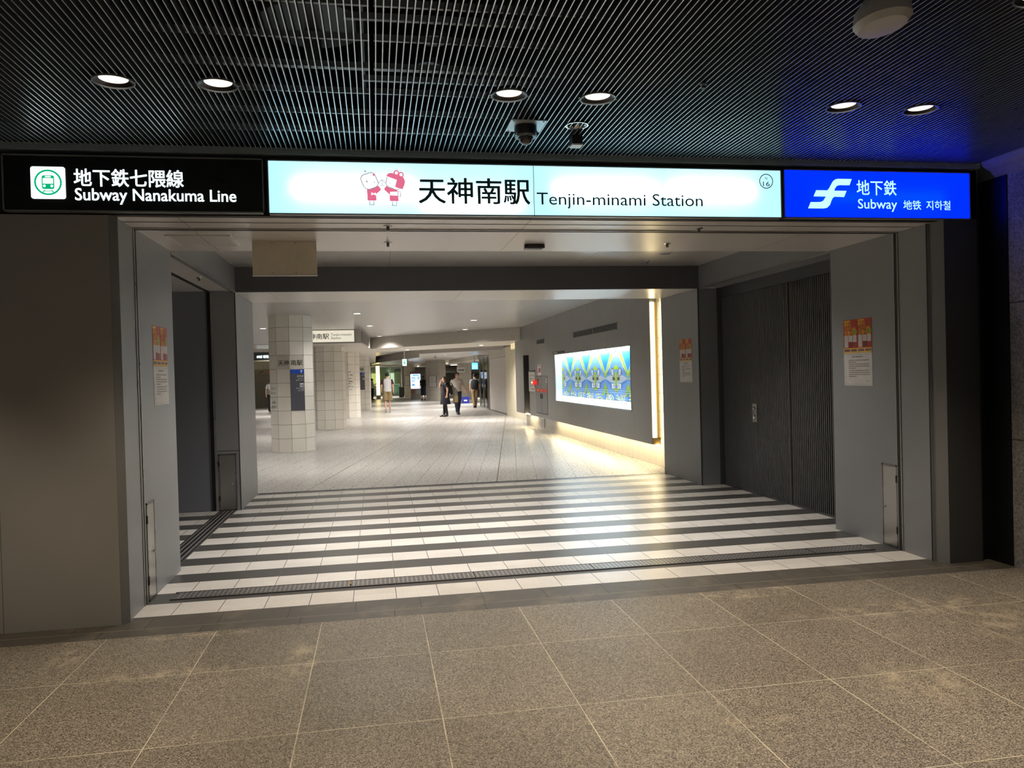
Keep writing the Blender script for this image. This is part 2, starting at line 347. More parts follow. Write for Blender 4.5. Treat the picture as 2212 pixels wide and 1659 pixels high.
    def build(s, name, mats, parent=None, local=False, smooth=False, bevel=0.0):
        off = Vector((0, 0, 0))
        if parent is not None and not local:
            p = parent
            while p is not None: off += Vector(p.location); p = p.parent
        me = bpy.data.meshes.new(name); me.from_pydata([tuple(Vector(v) - off) for v in s.v], [], s.f)
        mats = mats if isinstance(mats, (list, tuple)) else [mats]
        for q in mats: me.materials.append(q)
        me.polygons.foreach_set('material_index', s.m)
        bm = bmesh.new(); bm.from_mesh(me); bmesh.ops.recalc_face_normals(bm, faces=bm.faces) if len(s.f) < 60000 else None
        bm.to_mesh(me); bm.free()
        if smooth:
            me.polygons.foreach_set('use_smooth', [True] * len(me.polygons))
            try: me.set_sharp_from_angle(angle=R(40))
            except Exception: pass
        me.update()
        o = bpy.data.objects.new(name, me); C.objects.link(o)
        if parent is not None: o.parent = parent
        if bevel:
            b = o.modifiers.new('bevel', 'BEVEL'); b.width = bevel; b.segments = 2; b.limit_method = 'ANGLE'
        return o
def tag(o, label=None, cat=None, group=None, kind=None):
    if label: o['label'] = label
    if cat: o['category'] = cat
    if group: o['group'] = group
    if kind: o['kind'] = kind
    return o
def thing(name, label, cat, loc=(0, 0, 0), rz=0.0, group=None):
    o = bpy.data.objects.new(name, None); C.objects.link(o); o.location = loc; o.rotation_euler = (0, 0, rz); o.empty_display_size = 0.1
    return tag(o, label, cat, group)
def struct(o, label=None): return tag(o, label, None, None, 'structure')
def copy_tree(o, parent=None, loc=None):
    c = o.copy(); C.objects.link(c); c.parent = parent
    if loc is not None: c.location = loc
    for ch in list(o.children): copy_tree(ch, c)
    return c
def text(name, body, O, U, V, w, h, mats, parent, off=0.0, thick=0.0, label=None):
    """lettering fitted into a w x h field whose lower left corner is O, along U and V"""
    cu = bpy.data.curves.new(name, 'FONT'); cu.body = body; cu.size = 1.0; cu.resolution_u = 3; cu.space_line = 0.95
    o = bpy.data.objects.new(name, cu); C.objects.link(o); bpy.context.view_layer.update()
    me0 = bpy.data.meshes.new_from_object(o.evaluated_get(bpy.context.evaluated_depsgraph_get()))
    vs = [v.co.copy() for v in me0.vertices]; fs = [list(p.vertices) for p in me0.polygons]
    bpy.data.objects.remove(o); bpy.data.curves.remove(cu); bpy.data.meshes.remove(me0)
    x0 = min(v.x for v in vs); x1 = max(v.x for v in vs); y0 = min(v.y for v in vs); y1 = max(v.y for v in vs)
    O, U, V = Vector(O), Vector(U), Vector(V); Nn = U.cross(V)
    b = MB()
    f = lambda v: ((v.x - x0) / (x1 - x0) * w, (v.y - y0) / (y1 - y0) * h)
    ex, ez = off * w / (x1 - x0) * 0.8, off * h / (y1 - y0) * 0.8   # heavier strokes: the same glyphs laid a hair to each side
    for q, (dx, dz) in enumerate(((0, 0), (-1, -.7), (1, -.7), (-1, .7), (1, .7)) if off else ((0, 0),)):
        n0 = len(b.v); b.v += [O + U * (f(v)[0] + dx * ex) + V * (f(v)[1] + dz * ez) + Nn * (thick - q * 0.00012) for v in vs]; b.f += [[n0 + i for i in p] for p in fs]
    b.m = [0] * len(b.f)
    r = b.build(name, mats, parent)
    if label: r['label'] = label
    return r
X, Y, Z = Vector((1, 0, 0)), Vector((0, 1, 0)), Vector((0, 0, 1))

# ------------------------------------------------------------------ large structure: floors
struct(MB().box((-8, -8, -0.1), (4.80, -0.288, 0)).build('floor_street', GRAN), 'speckled brown grey granite paving in front of the station entrance')
struct(MB().box((-8, -0.288, -0.1), (4.80, 0.133, 0)).build('floor_threshold', BORDER), 'narrow dark granite strip along the front of the entrance')
struct(MB().box((-5.2, 0.133, -0.1), (4.9, 5.86, 0)).build('floor_vestibule', STRIPE), 'black and white striped tile floor inside the entrance')
struct(MB().box((-12, 5.86, -0.1), (10, 66, 0)).build('floor_concourse', CONC), 'pale ribbed tile floor of the concourse')
struct(MB().box((-1.66, 5.845, 0.0), (4.31, 5.885, 0.002)).build('trim_1', DSTEEL), 'dark line where striped floor meets pale floor')
# facade walls
struct(MB().box((-8, 0, 0), (-1.69, 0.25, 2.70)).build('wall_front', FACADE), 'brownish grey steel wall panels beside the entrance')
struct(MB().prism([(-1.689, 0.002), (-1.645, 0.038), (-1.645, 0.06), (-1.689, 0.06)], 0, 2.70).build('trim_2', PIER))
struct(MB().box((-3.0, 0.06, 0), (-1.66, 1.45, 2.685)).build('wall_jamb', PIER), 'grey pier lining the entrance, with a notice and a steel hatch')
struct(MB().prism([(4.399, -0.038), (4.35, 0.03), (4.35, 0.06), (4.399, 0.06)], 0, 2.70).build('trim_3', PIER))
struct(MB().box((4.33, 0.06, 0), (4.95, 1.40, 2.685)).build('wall_jamb_2', PIER), 'grey pier on the other side of the entrance, with a notice and a steel hatch')
struct(MB().box((4.40, -0.04, 0), (4.69, 0.06, 2.70)).build('wall_front_2', DARKP), 'dark grey steel panel beside the stone wall')
q = MB().box((4.69, 0.0, 0), (5.1, 0.05, 3.2)); q.box((4.69, -0.035, 0), (4.70, 0.0, 3.12)); q.box((4.78, -0.24, 0), (4.80, 0.0, 3.0))
struct(q.build('trim_4', BLACK))
struct(MB().box((4.712, -0.016, 0), (4.721, 0.0, 3.1)).build('trim_5', plain('edge_strip', S(122, 120, 116), 0.4, 0.5)))
struct(MB().box((4.79, -8, 0), (5.3, -0.2, 3.02)).build('wall_side', STONE), 'rough grey stone wall at the edge of the entrance')
cp = [(4.66, 3.14), (4.66, 3.115), (4.675, 3.085), (4.705, 3.065), (4.74, 3.05), (4.765, 3.02), (4.79, 3.0), (4.90, 3.0), (4.90, 3.14)]
struct(MB().ext([(x, -8, z) for x, z in cp], (0, 7.87, 0)).build('trim_6', CORN), 'pale stone cornice on top of the stone wall')
# grooves and shutter guides in the jambs
for sx, x in ((1, -1.66), (-1, 4.33)):
    q = MB()
    for y0, y1 in ((0.062, 0.072), (0.425, 0.463)): q.box((x - 0.004, y0, 0), (x + 0.0025 * sx, y1, 2.684))
    struct(q.build('trim_7', DSTEEL))
    q = MB()
    for y0, y1 in ((0.412, 0.425), (0.463, 0.474)): q.box((x - 0.004, y0, 0), (x + 0.006 * sx, y1, 2.684))
    struct(q.build('trim_8', TRIM))
# header and soffit
struct(MB().box((-8, 0.0, 2.685), (4.72, 0.12, 3.125)).build('wall_header', BLACK), 'black fascia behind the row of illuminated signs')
struct(MB().box((-8, -0.075, 3.085), (4.70, 0.0, 3.128)).build('trim_9', plain('edge_bar', S(150, 164, 170), 0.4, 0.3)))
struct(MB().box((-1.70, 0.04, 2.68), (4.40, 1.44, 2.93)).build('ceiling_soffit', SOF), 'brushed metal soffit over the entrance')
q = MB().box((-1.66, 0.195, 2.678), (4.33, 0.206, 2.681)); q.box((-1.66, 0.425, 2.6775), (4.33, 0.463, 2.681)); struct(q.build('trim_10', DSTEEL))
q = MB().box((-1.66, 0.408, 2.672), (4.33, 0.425, 2.681)); q.box((-1.66, 0.463, 2.672), (4.33, 0.48, 2.681)); struct(q.build('trim_11', TRIM))
struct(MB().box((-1.70, 1.40, 2.97), (4.40, 4.55, 3.1)).build('ceiling_vestibule', VCEIL), 'raised metal ceiling of the vestibule')
struct(MB().box((-1.72, 1.45, 2.672), (-1.66, 4.52, 3.0)).build('wall_lintel', PIER))
struct(MB().box((-1.675, 1.45, 2.655), (-1.655, 4.52, 2.675)).build('trim_12', TRIM))
struct(MB().box((-5.2, 1.45, 2.68), (-1.72, 4.56, 2.85)).build('ceiling_recess', SOF))
q = MB().box((-2.02, 1.45, 2.676), (-1.97, 4.55, 2.681)); struct(q.build('trim_13', DSTEEL))
struct(MB().box((4.33, 1.40, 2.672), (5.0, 4.5, 3.0)).build('wall_lintel_2', PIER))
struct(MB().box((4.325, 1.40, 2.658), (4.35, 4.5, 2.676)).build('trim_14', TRIM))
struct(MB().box((4.635, 1.40, 2.535), (4.95, 4.5, 2.675)).build('wall_lintel_3', DARKP))
struct(MB().box((-1.72, 4.5, 2.665), (4.33, 4.56, 3.1)).build('wall_beam', BEAM), 'dark grey beam across the vestibule')
struct(MB().box((-1.72, 4.56, 2.665), (4.40, 5.85, 3.1)).build('ceiling_beam', SOF), 'underside of the beam between vestibule and concourse')
# far posts of the vestibule
struct(MB().box((-1.93, 4.5, 0), (-1.66, 5.83, 2.668)).build('wall_post', PIER), 'grey post at the far side of the vestibule with a steel hatch at its foot')
q = MB().box((-1.672, 4.4965, 0), (-1.664, 4.5, 2.66)); q.box((-1.93, 4.4965, 0.73), (-1.66, 4.5, 0.735)); struct(q.build('trim_15', DSTEEL))
struct(MB().box((-1.955, 4.49, 0), (-1.93, 4.56, 2.668)).build('trim_16', TRIM)); struct(MB().box((-2.0, 4.51, 0), (-1.955, 4.56, 2.668)).build('trim_17', BLACK))
struct(MB().box((-5.2, 4.545, 0), (-2.0, 4.62, 2.68)).build('wall_recess', m_panel('recess_panel', S(128, 130, 138))), 'dark grey panel closing the side recess')
struct(MB().box((-5.3, 0.25, 0), (-5.2, 4.7, 2.9)).build('wall_recess_end', PIER)); struct(MB().box((-5.2, 0.25, 0), (-3.0, 1.45, 2.7)).build('wall_recess_front', PIER))
struct(MB().box((-12, 4.62, 0), (-1.95, 5.83, 3.05)).build('wall_light_block', FARP))  # unseen wall, added to block light
struct(MB().box((4.31, 4.5, 0), (5.0, 5.88, 2.668)).build('wall_pier', FARP), 'grey pier at the far side of the vestibule with a notice')
struct(MB().box((4.305, 4.494, 0), (4.325, 4.506, 2.668)).build('trim_18', DARKP))
struct(MB().box((4.66, 1.40, 0), (5.0, 4.5, 2.6)).build('wall_behind_doors', BLACK)); struct(MB().box((4.58, 4.485, 0), (4.9, 4.5, 2.67)).build('wall_return', DARKP))

# ------------------------------------------------------------------ large structure: concourse
def m_walltile(name, axis, s1, s2, o1=0.0, o2=0.0, col=S(208, 202, 190)):
    t = NT(name); p = t.xyz()
    g = t.math('MAXIMUM', t.lines(p[axis], o1, s1, 0.003), t.lines(p[2], o2, s2, 0.003))
    n = t.noise(2.0, 3); base = t.mix(n, tuple(c * 0.94 for c in col[:3]) + (1,), col)
    t.col(t.mix(t.math('MULTIPLY', g, 0.7), base, S(84, 80, 74))); t.ro(0.22); t.bump(t.math('MULTIPLY', g, -1), 0.3, 0.002); return t.m
struct(MB().box((-12, 5.85, 2.975), (4.95, 27, 3.1)).build('ceiling_concourse', CCEIL), 'pale slotted metal ceiling of the concourse')
q = MB()
for y0, y1, z0, z1 in ((6.42, 7.43, .39, 2.975), (7.43, 13.17, .39, .89), (7.43, 13.17, 2.02, 2.975), (13.17, 16.46, .39, 2.975), (16.46, 17.35, 2.115, 2.975), (17.35, 18.65, .39, 2.975)):
    q.box((4.32, y0, z0), (4.43, y1, z1))
struct(q.build('wall_right', RWALL), 'grey panel wall along the concourse holding the lit poster case')
struct(MB().box((4.55, 5.88, 0), (4.9, 18.2, 2.975)).build('wall_right_base', m_walltile('base_tile', 1, 0.30, 0.30)), 'cream tile wall glowing behind the grey panel')
q = MB().box((4.50, 16.42, 0.39), (4.545, 17.4, 2.15)); q.box((4.33, 17.30, 0.395), (4.5, 17.35, 2.11)); struct(q.build('wall_alcove', plain('alcove_dark', S(40, 40, 42), 0.6)))
struct(MB().box((4.9, 18.2, 0), (5.2, 24.0, 2.60)).build('wall_right_far', CREAM), 'cream wall beside the closed shutter')
struct(MB().box((4.96, 24.0, 2.26), (5.2, 29.0, 2.6)).build('wall_shutter_head', BULK))
bl = [(-0.15, 22.5), (4.96, 17.03), (4.96, 21.6), (0.04, 26.6)]
struct(MB().prism(bl, 2.59, 3.05).build('wall_bulkhead', BULK), 'slanting pale bulkhead under the concourse ceiling')
bx = [(-2.7, 17.5), (-0.388, 17.5), (-0.15, 22.5), (0.04, 26.6), (0.0, 50), (-2.4, 50)]
struct(MB().prism(bx, 2.585, 3.05).build('wall_bulkhead_2', BULK), 'pale bulkhead over the row of tiled columns, with the station name on its end')
struct(MB().box((-12, 26.0, 2.96), (10, 66, 3.1)).build('ceiling_far', LOWC))
struct(MB().prism([(1.90, 29.0), (5.0, 25.0), (9, 25.0), (9, 60), (-0.3, 60), (-0.3, 50), (2.24, 35)], 2.55, 2.95).build('ceiling_low', LOWC), 'lower shiny ceiling deep in the concourse')
struct(MB().prism([(2.46, 61.3), (4.4, 49.0), (5.0, 33.0), (6.2, 33.0), (5.6, 49.5), (3.6, 61.8)], 2.33, 2.56).build('wall_bulkhead_3', BULK))
struct(MB().box((-12.1, 5.8, 0), (-12, 66, 3.1)).build('wall_left_far', CREAM)); struct(MB().box((-12, 66, 0), (10, 66.2, 3.1)).build('wall_end', m_walltile('end_tile', 0, 0.45, 0.45, col=S(196, 188, 168))))
struct(MB().box((9.9, 29, 0), (10, 66, 3.1)).build('wall_right_end', CREAM)); struct(MB().box((4.96, 28.9, 2.45), (10, 29.1, 3.1)).build('wall_right_return', CREAM)); struct(MB().box((5.3, 28.9, 0), (10, 29.1, 2.45)).build('wall_right_return_2', CREAM))

# ------------------------------------------------------------------ front slat ceiling, cut round the lamps
LAMPS = [(-1.270, -1.210), (-0.763, -1.210), (0.770, -1.210), (1.277, -1.210), (2.797, -1.210), (3.310, -1.210), (2.82, -2.59), (3.33, -2.59), (-1.27, -2.95), (0.77, -2.95), (-1.27, -4.4), (0.77, -4.4), (2.8, -4.4), (-1.0, -6.2), (2.0, -6.2), (-3.3, -1.21), (-3.3, -2.95)]
LR = 0.100; SZ = 3.12
ceil = struct(thing('ceiling', None, None, (0, 0, SZ)), 'dark open slat ceiling in front of the entrance')
ceil['label'] = 'dark open slat ceiling in front of the entrance'
q = MB(); pitch = 0.0325; n = int((4.70 + 6.5) / pitch)
for i in range(n):
    x = -6.5 + i * pitch + 0.008; cuts = []
    for lx, ly in LAMPS:
        dx = x + 0.0035 - lx
        if abs(dx) < LR: h = math.sqrt(LR * LR - dx * dx); cuts.append((ly - h, ly + h))
    y = -7.8
    for a, b in sorted(cuts) + [(-0.075, 0)]:
        if a > y: q.box((x, y, SZ), (x + 0.005, a, SZ + 0.036)); q.m[-6] = 1
        y = max(y, b)
q.build('slat', [SLAT, plain('slat_edge_lit', S(236, 240, 242), 0.32, 0.75, 0.04)], ceil)['label'] = 'thin ceiling slats, shaded sides and sign-lit lower edges painted in'  # shade on the sides and sign light on the edges put into the colours
for k, y in enumerate([0.02 - 0.35 * i for i in range(12)]):
    thick = k % 3 == 1; q = MB(); zz = SZ + 0.045
    for a, b in ((-6.4, -4.6), (-4.58, -2.4), (-2.38, 0.015), (0.035, 2.40), (2.42, 4.68)):
        q.box((a, y - (0.018 if thick else 0.008), zz), (b, y + (0.018 if thick else 0.008), zz + 0.03))
    q.build('carrier_rail', RAIL, ceil)
for y, x0, x1 in ((-1.02, -0.02, 1.0), (-1.78, -0.1, 0.85)): MB().box((x0, y - 0.012, SZ + 0.12), (x1, y + 0.012, SZ + 0.15)).build('channel', RAIL, ceil)
MB().tube([(-0.02, -3.5, SZ + 0.25), (-0.02, -0.05, SZ + 0.25)], 0.03).build('pipe', BLACK, ceil)
q = MB().lathe([(0.30, 3.62), (0.30, 3.60), (0.05, 3.57), (0.05, 3.40), (0.035, 3.38)], (-0.30, -0.86, 0), 36); q.build('duct', plain('duct_grey', S(92, 96, 100), 0.5), ceil, smooth=True)
for x, y in ((0.35, -0.95), (0.36, -1.3)): MB().lathe([(0.07, 3.36), (0.07, 3.39), (0.03, 3.40)], (x, y, 0), 20).build('diffuser', GREYM, ceil)
MB().box((-8, -8, 4.1), (4.76, 0.1, 4.2)).box((-8, 0.0, 3.1), (4.76, 0.1, 4.2)).box((-8.1, -8, 3.1), (-8, 0.1, 4.2)).build('plenum_shell', PLENUM, ceil)
for a, b, c in (((-1.06, -1.22, 3.34), (-1.1, -1.15, 3.17), (-1.0, -1.05, 3.17)), ((1.40, -1.3, 3.36), (1.42, -1.2, 3.2), (1.5, -1.22, 3.17)), ((0.72, -1.1, 3.4), (0.62, -1.0, 3.2), (0.7, -0.9, 3.17))):
    MB().tube([a, b, c], 0.004, 6).build('cable', plain('grey_cable', S(120, 120, 118), 0.5), ceil)

DISC = emit('warm_lamp_disc', (0.95, 0.86, 0.76), 0.82); REFL = plain('black_reflector', S(20, 20, 22), 0.3, 0.2); RIM = plain('rim_grey', S(130, 134, 136), 0.35, 0.6)
dl_labels = ['downlight nearest the green train sign, first of the row', 'downlight second in the row, above the black sign', 'downlight just behind the dome camera, above the pink emblem half of the pale sign', 'downlight between the dome camera and the blue sign, over the pale sign', 'downlight over the near edge of the blue sign', 'downlight nearest the stone wall in the front row']
base = None
for i, (lx, ly) in enumerate(LAMPS):
    if base is None:
        t = base = thing('downlight', None, 'ceiling light', (lx, ly, SZ), group='round downlights in the slat ceiling')
        MB().lathe([(0.101, SZ - 0.006), (0.101, SZ + 0.004), (0.095, SZ + 0.004), (0.095, SZ - 0.006), (0.101, SZ - 0.006)], (lx, ly, 0), 40).build('rim', RIM, t, smooth=True)
        MB().lathe([(0.096, SZ), (0.0935, SZ + 0.003), (0.069, SZ + 0.014), (0.072, SZ + 0.024), (0.099, SZ + 0.02), (0.0985, SZ)], (lx, ly, 0), 40, cap=False).build('reflector', REFL, t, smooth=True)
        MB().lathe([(0.0001, SZ + 0.0135), (0.070, SZ + 0.0135)], (lx, ly, 0), 36).build('lens', DISC, t)['label'] = 'glowing warm white lens'
        for s in (-1, 1): MB().box((lx + s * 0.105 - 0.006, ly - 0.006, SZ - 0.003), (lx + s * 0.105 + 0.006, ly + 0.006, SZ + 0.02)).build('clip', RIM, t)
    else:
        t = copy_tree(base, None, (lx, ly, SZ))
    t['label'] = dl_labels[i] if i < 6 else ('downlight cut by the top edge of the photo, above the stone wall' if i == 6 else 'warm downlight in the slat ceiling behind the viewpoint')
    lamp_light('lamp', (lx, ly, SZ - 0.06), L_FRONT * (1.5 if ly < -2 else 1.0), WARM, 'SPOT', 0.05, 92, 0.45, t)

# ------------------------------------------------------------------ things on and under the slat ceiling
t = thing('security_camera', 'black dome security camera hanging on a square plate under the slats', 'security camera', (0.96, -0.70, SZ))
MB().box((0.85, -0.815, SZ - 0.006), (1.073, -0.589, SZ - 0.001)).build('mounting_plate', plain('plate_metal', S(215, 220, 222), 0.35, 0.6), t)
for x in (0.868, 1.055):
    for y in (-0.80, -0.605): MB().lathe([(0.005, SZ - 0.009), (0.005, SZ - 0.005)], (x, y, 0), 8).build('screw', BLACK, t)
MB().lathe([(0.070, SZ - 0.006), (0.070, SZ - 0.050), (0.062, SZ - 0.066), (0.045, SZ - 0.068)], (0.96, -0.70, 0), 36).build('housing', plain('camera_black', S(16, 16, 18), 0.35), t, smooth=True)
MB().lathe([(0.064, SZ - 0.060), (0.071, SZ - 0.066), (0.066, SZ - 0.076), (0.044, SZ - 0.076)], (0.96, -0.70, 0), 36).build('collar', plain('collar_grey', S(120, 128, 132), 0.3, 0.3), t, smooth=True)
MB().ball((0.96, -0.70, SZ - 0.076), (0.047, 0.047, 0.046), 24, 10, lo=-1, hi=0.0).build('dome', plain('smoked_dome', S(48, 40, 34), 0.05, 0, 0.02, spec=0.9), t, smooth=True)
t = thing('emergency_light', 'small recessed silver emergency lamp beside the dome camera', 'ceiling light', (1.28, -0.735, SZ))
MB().lathe([(0.072, SZ - 0.006), (0.072, SZ), (0.064, SZ), (0.064, SZ - 0.006), (0.072, SZ - 0.006)], (1.28, -0.735, 0), 32).build('rim', CHROME, t, smooth=True)
MB().lathe([(0.064, SZ - 0.002), (0.045, SZ + 0.03), (0.02, SZ + 0.035)], (1.28, -0.735, 0), 32, cap=False).build('reflector', CHROME, t, smooth=True)
t = thing('sensor_box', 'small dark box with a pale bright base hanging beside the silver lamp', 'sensor', (1.335, -0.50, SZ))
MB().box((1.30, -0.54, SZ - 0.055), (1.37, -0.46, SZ)).build('body', plain('sensor_dark', S(30, 34, 36), 0.5), t, bevel=0.004)
MB().box((1.298, -0.542, SZ - 0.065), (1.372, -0.458, SZ - 0.054)).build('base_cover', WHITE, t, bevel=0.003)
t = thing('sprinkler', 'tiny sprinkler head hanging from the slats between two pairs of downlights', 'sprinkler', (1.79, -1.48, SZ))
MB().lathe([(0.02, SZ + 0.002), (0.02, SZ - 0.004), (0.008, SZ - 0.004), (0.008, SZ - 0.02)], (1.79, -1.48, 0), 16).build('body', CHROME, t); MB().lathe([(0.014, SZ - 0.026), (0.014, SZ - 0.02)], (1.79, -1.48, 0), 16).build('deflector', CHROME, t)
t = thing('speaker', 'rounded pale grey loudspeaker hanging from the slats at the top edge', 'speaker', (2.14, -2.43, SZ))
MB().loft([(2.14, -2.50, SZ, 0.060, 0.11), (2.14, -2.50, SZ - 0.05, 0.098, 0.13), (2.14, -2.50, SZ - 0.10, 0.104, 0.135), (2.14, -2.50, SZ - 0.125, 0.085, 0.115), (2.14, -2.50, SZ - 0.13, 0.04, 0.06)], 36).build('body', plain('speaker_grey', S(190, 186, 182), 0.5), t, smooth=True)
MB().box((2.10, -2.53, SZ - 0.01), (2.18, -2.47, SZ + 0.03)).build('bracket', GREYM, t)

# ------------------------------------------------------------------ illuminated signs
FR = plain('sign_frame_black', S(22, 23, 25), 0.35, 0.3); FRL = plain('sign_frame_edge', S(150, 152, 150), 0.35, 0.6)
YS = -0.06
def sign_case(t, x0, x1, z0, z1):
    q = MB()
    for a, b in (((x0, YS, z0), (x1, 0, z0 + 0.008)), ((x0, YS, z1 - 0.008), (x1, 0, z1)), ((x0, YS, z0), (x0 + 0.008, 0, z1)), ((x1 - 0.008, YS, z0), (x1, 0, z1))): q.box(a, b)
    q.build('frame', FRL, t)
def ft(name, body, x0, x1, z0, z1, mat, t, off=0.0, y=None, label=None): return text(name, body, (x0, (YS + 0.006) if y is None else y, z0), X, Z, x1 - x0, z1 - z0, mat, t, off, 0.0, label)
GLOW = emit('lit_lettering', (0.82, 1.0, 1.0), 1.9); GREEN = emit('lit_green', (0.0, 0.40, 0.17), 0.9)
t = thing('illuminated_sign', 'black sign with a green train symbol and glowing white lettering', 'sign', (-1.5, 0, 2.69), group='illuminated signs over the entrance')
sign_case(t, -2.29, -0.70, 2.694, 3.056)
MB().box((-2.282, YS + 0.01, 2.702), (-0.708, 0, 3.048)).build('face_panel', plain('black_face', S(16, 18, 19), 0.3), t)
def rrect(x0, x1, z0, z1, r, y, n=5):
    P = []
    for cx, cz, a0 in ((x1 - r, z1 - r, 0), (x0 + r, z1 - r, 90), (x0 + r, z0 + r, 180), (x1 - r, z0 + r, 270)):
        for i in range(n + 1): a = R(a0 + 90 * i / n); P.append((cx + r * math.cos(a), y, cz + r * math.sin(a)))
    return P
yy = YS + 0.004
MB().ext(rrect(-2.124, -1.922, 2.775, 2.978, 0.014, yy), (0, 0.01, 0)).build('symbol_panel', emit('lit_white_panel', (0.9, 1.0, 1.0), 2.0), t)
cx, cz = -2.022, 2.878; g = MB()
def ring(b, cx, cz, r0, r1, y, n=40, mi=0, sx=1.0):
    for i in range(n):
        a, c = 2 * math.pi * i / n, 2 * math.pi * (i + 1) / n
        b.poly([(cx + r1 * math.cos(a) * sx, y, cz + r1 * math.sin(a)), (cx + r1 * math.cos(c) * sx, y, cz + r1 * math.sin(c)), (cx + r0 * math.cos(c) * sx, y, cz + r0 * math.sin(c)), (cx + r0 * math.cos(a) * sx, y, cz + r0 * math.sin(a))], mi)
ring(g, cx, cz, 0.070, 0.082, yy - 0.002)
g.poly(rrect(cx - 0.037, cx + 0.037, cz - 0.043, cz + 0.045, 0.012, yy - 0.002))
w_ = MB(); w_.poly(rrect(cx - 0.030, cx + 0.030, cz - 0.008, cz + 0.026, 0.003, yy - 0.003)); w_.poly(rrect(cx - 0.017, cx + 0.017, cz + 0.032, cz + 0.039, 0.003, yy - 0.003))
for s in (-1, 1):
    ring(w_, cx + s * 0.022, cz - 0.023, 0.0, 0.008, yy - 0.003, 14)
    g.poly([(cx + s * 0.016, yy - 0.002, cz - 0.048), (cx + s * 0.022, yy - 0.002, cz - 0.046), (cx + s * 0.040, yy - 0.002, cz - 0.068), (cx + s * 0.034, yy - 0.002, cz - 0.072)])
g.poly([(cx - 0.024, yy - 0.002, cz - 0.058), (cx + 0.024, yy - 0.002, cz - 0.058), (cx + 0.024, yy - 0.002, cz - 0.053), (cx - 0.024, yy - 0.002, cz - 0.053)])
g.build('train_symbol', GREEN, t); w_.build('train_window', emit('lit_white_panel', (0.9, 1, 1), 2.0), t)
ft('lettering', '地下鉄七隈線', -1.870, -1.206, 2.857, 2.970, GLOW, t, 0.016)
ft('lettering', 'Subway Nanakuma Line', -1.866, -0.878, 2.743, 2.845, GLOW, t, 0.012)

t = thing('illuminated_sign', 'long pale cyan lightbox with a pink emblem and the station name', 'sign', (1.18, 0, 2.69), group='illuminated signs over the entrance')
sign_case(t, -0.675, 3.030, 2.688, 3.052)
FACE = m_translucent('backlit_cyan_acrylic', (0.42, 0.80, 0.92, 1), 1.05, (0.92, 0.98, 0.98, 1))
for x0, x1 in ((-0.667, 1.136), (1.140, 3.022)): MB().poly([(x0, YS + 0.008, 2.696), (x1, YS + 0.008, 2.696), (x1, YS + 0.008, 3.044), (x0, YS + 0.008, 3.044)]).build('face_panel', FACE, t)
MB().box((1.136, YS + 0.006, 2.696), (1.140, YS + 0.014, 3.044)).build('panel_joint', plain('joint_beige', S(170, 172, 150), 0.5), t)
MB().box((-0.667, 0.004, 2.696), (3.022, 0.006, 3.044)).build('back_reflector', WHITE, t)
TUBE = emit('sign_lamp', (1.0, 0.97, 0.92), 15.0)
for x0, x1, z in ((-0.50, 0.30, 2.87), (0.35, 1.05, 2.80), (1.30, 2.05, 2.88), (2.15, 2.80, 2.89)):
    MB().tube([(x0, -0.004, z), (x1, -0.004, z)], 0.008, 8).build('lamp_tube', TUBE, t)
ST = plain('sign_print_teal', S(34, 74, 82), 0.5)
yf = YS + 0.006
ft('lettering', '天神南駅', 0.329, 1.108, 2.772, 2.950, ST, t, 0.016, yf)
ft('lettering', 'Tenjin-minami Station', 1.158, 2.402, 2.744, 2.858, ST, t, 0.0, yf)
b = MB(); ring(b, 2.908, 2.964, 0.049, 0.055, yf); b.build('number_ring', ST, t)
ft('lettering', 'N', 2.899, 2.917, 2.975, 2.997, ST, t, 0, yf); ft('lettering', '16', 2.882, 2.936, 2.926, 2.962, ST, t, 0, yf)
# pink emblem: pixel coordinates of the enlarged symbol are scaled onto the face
def EM(px, py, k=0): return (-0.065 + (px - 210) * (0.302 / 955.0), yf - 0.0005 * k, 2.752 + (962 - py) * (0.248 / 770.0))
PINK = emit('emblem_pink', (0.85, 0.17, 0.30), 0.72); PALE = emit('emblem_white', (0.95, 1, 1), 1.0); LINE = emit('emblem_line', (0.36, 0.30, 0.36), 0.7)
pk, wh, ln = MB(), MB(), MB()
def closed(P, k, b): b.poly([EM(x, y, k) for x, y in P])
def stroke(P, w_, k, b, close=False):
    Q = P + [P[0]] if close else P
    for (x0, y0), (x1, y1) in zip(Q[:-1], Q[1:]):
        d = math.hypot(x1 - x0, y1 - y0) or 1; nx, ny = -(y1 - y0) / d * w_ * .7, (x1 - x0) / d * w_ * .7
        b.poly([EM(x0 + nx, y0 + ny, k), EM(x1 + nx, y1 + ny, k), EM(x1 - nx, y1 - ny, k), EM(x0 - nx, y0 - ny, k)])
closed([(340, 620), (590, 540), (640, 600), (635, 640), (535, 720), (540, 855), (350, 855)], 0, pk)
closed([(710, 590), (760, 540), (1000, 640), (1000, 660), (1015, 862), (825, 862), (820, 725), (712, 625)], 0, pk)
headL = [(215, 400), (230, 350), (265, 320), (420, 265), (480, 272), (520, 310), (585, 460), (590, 500), (570, 540), (520, 575), (400, 618), (330, 612), (285, 575), (222, 430)]
closed(headL, 1, wh); stroke(headL, 13, 2, ln, True)
closed([(478, 285), (500, 290), (525, 325), (472, 338)], 3, pk)
headR = [(780, 340), (760, 420), (748, 490), (770, 545), (820, 580), (980, 628), (1050, 600), (1060, 420), (900, 330)]
closed(headR, 1, wh); stroke([(780, 345), (750, 470), (755, 515), (790, 560), (985, 628), (1040, 605)], 12, 2, ln)
closed([(763, 325), (790, 285), (850, 262), (910, 270), (1130, 355), (1165, 440), (1150, 510), (1105, 615), (945, 560), (985, 410), (800, 345)], 3, pk)
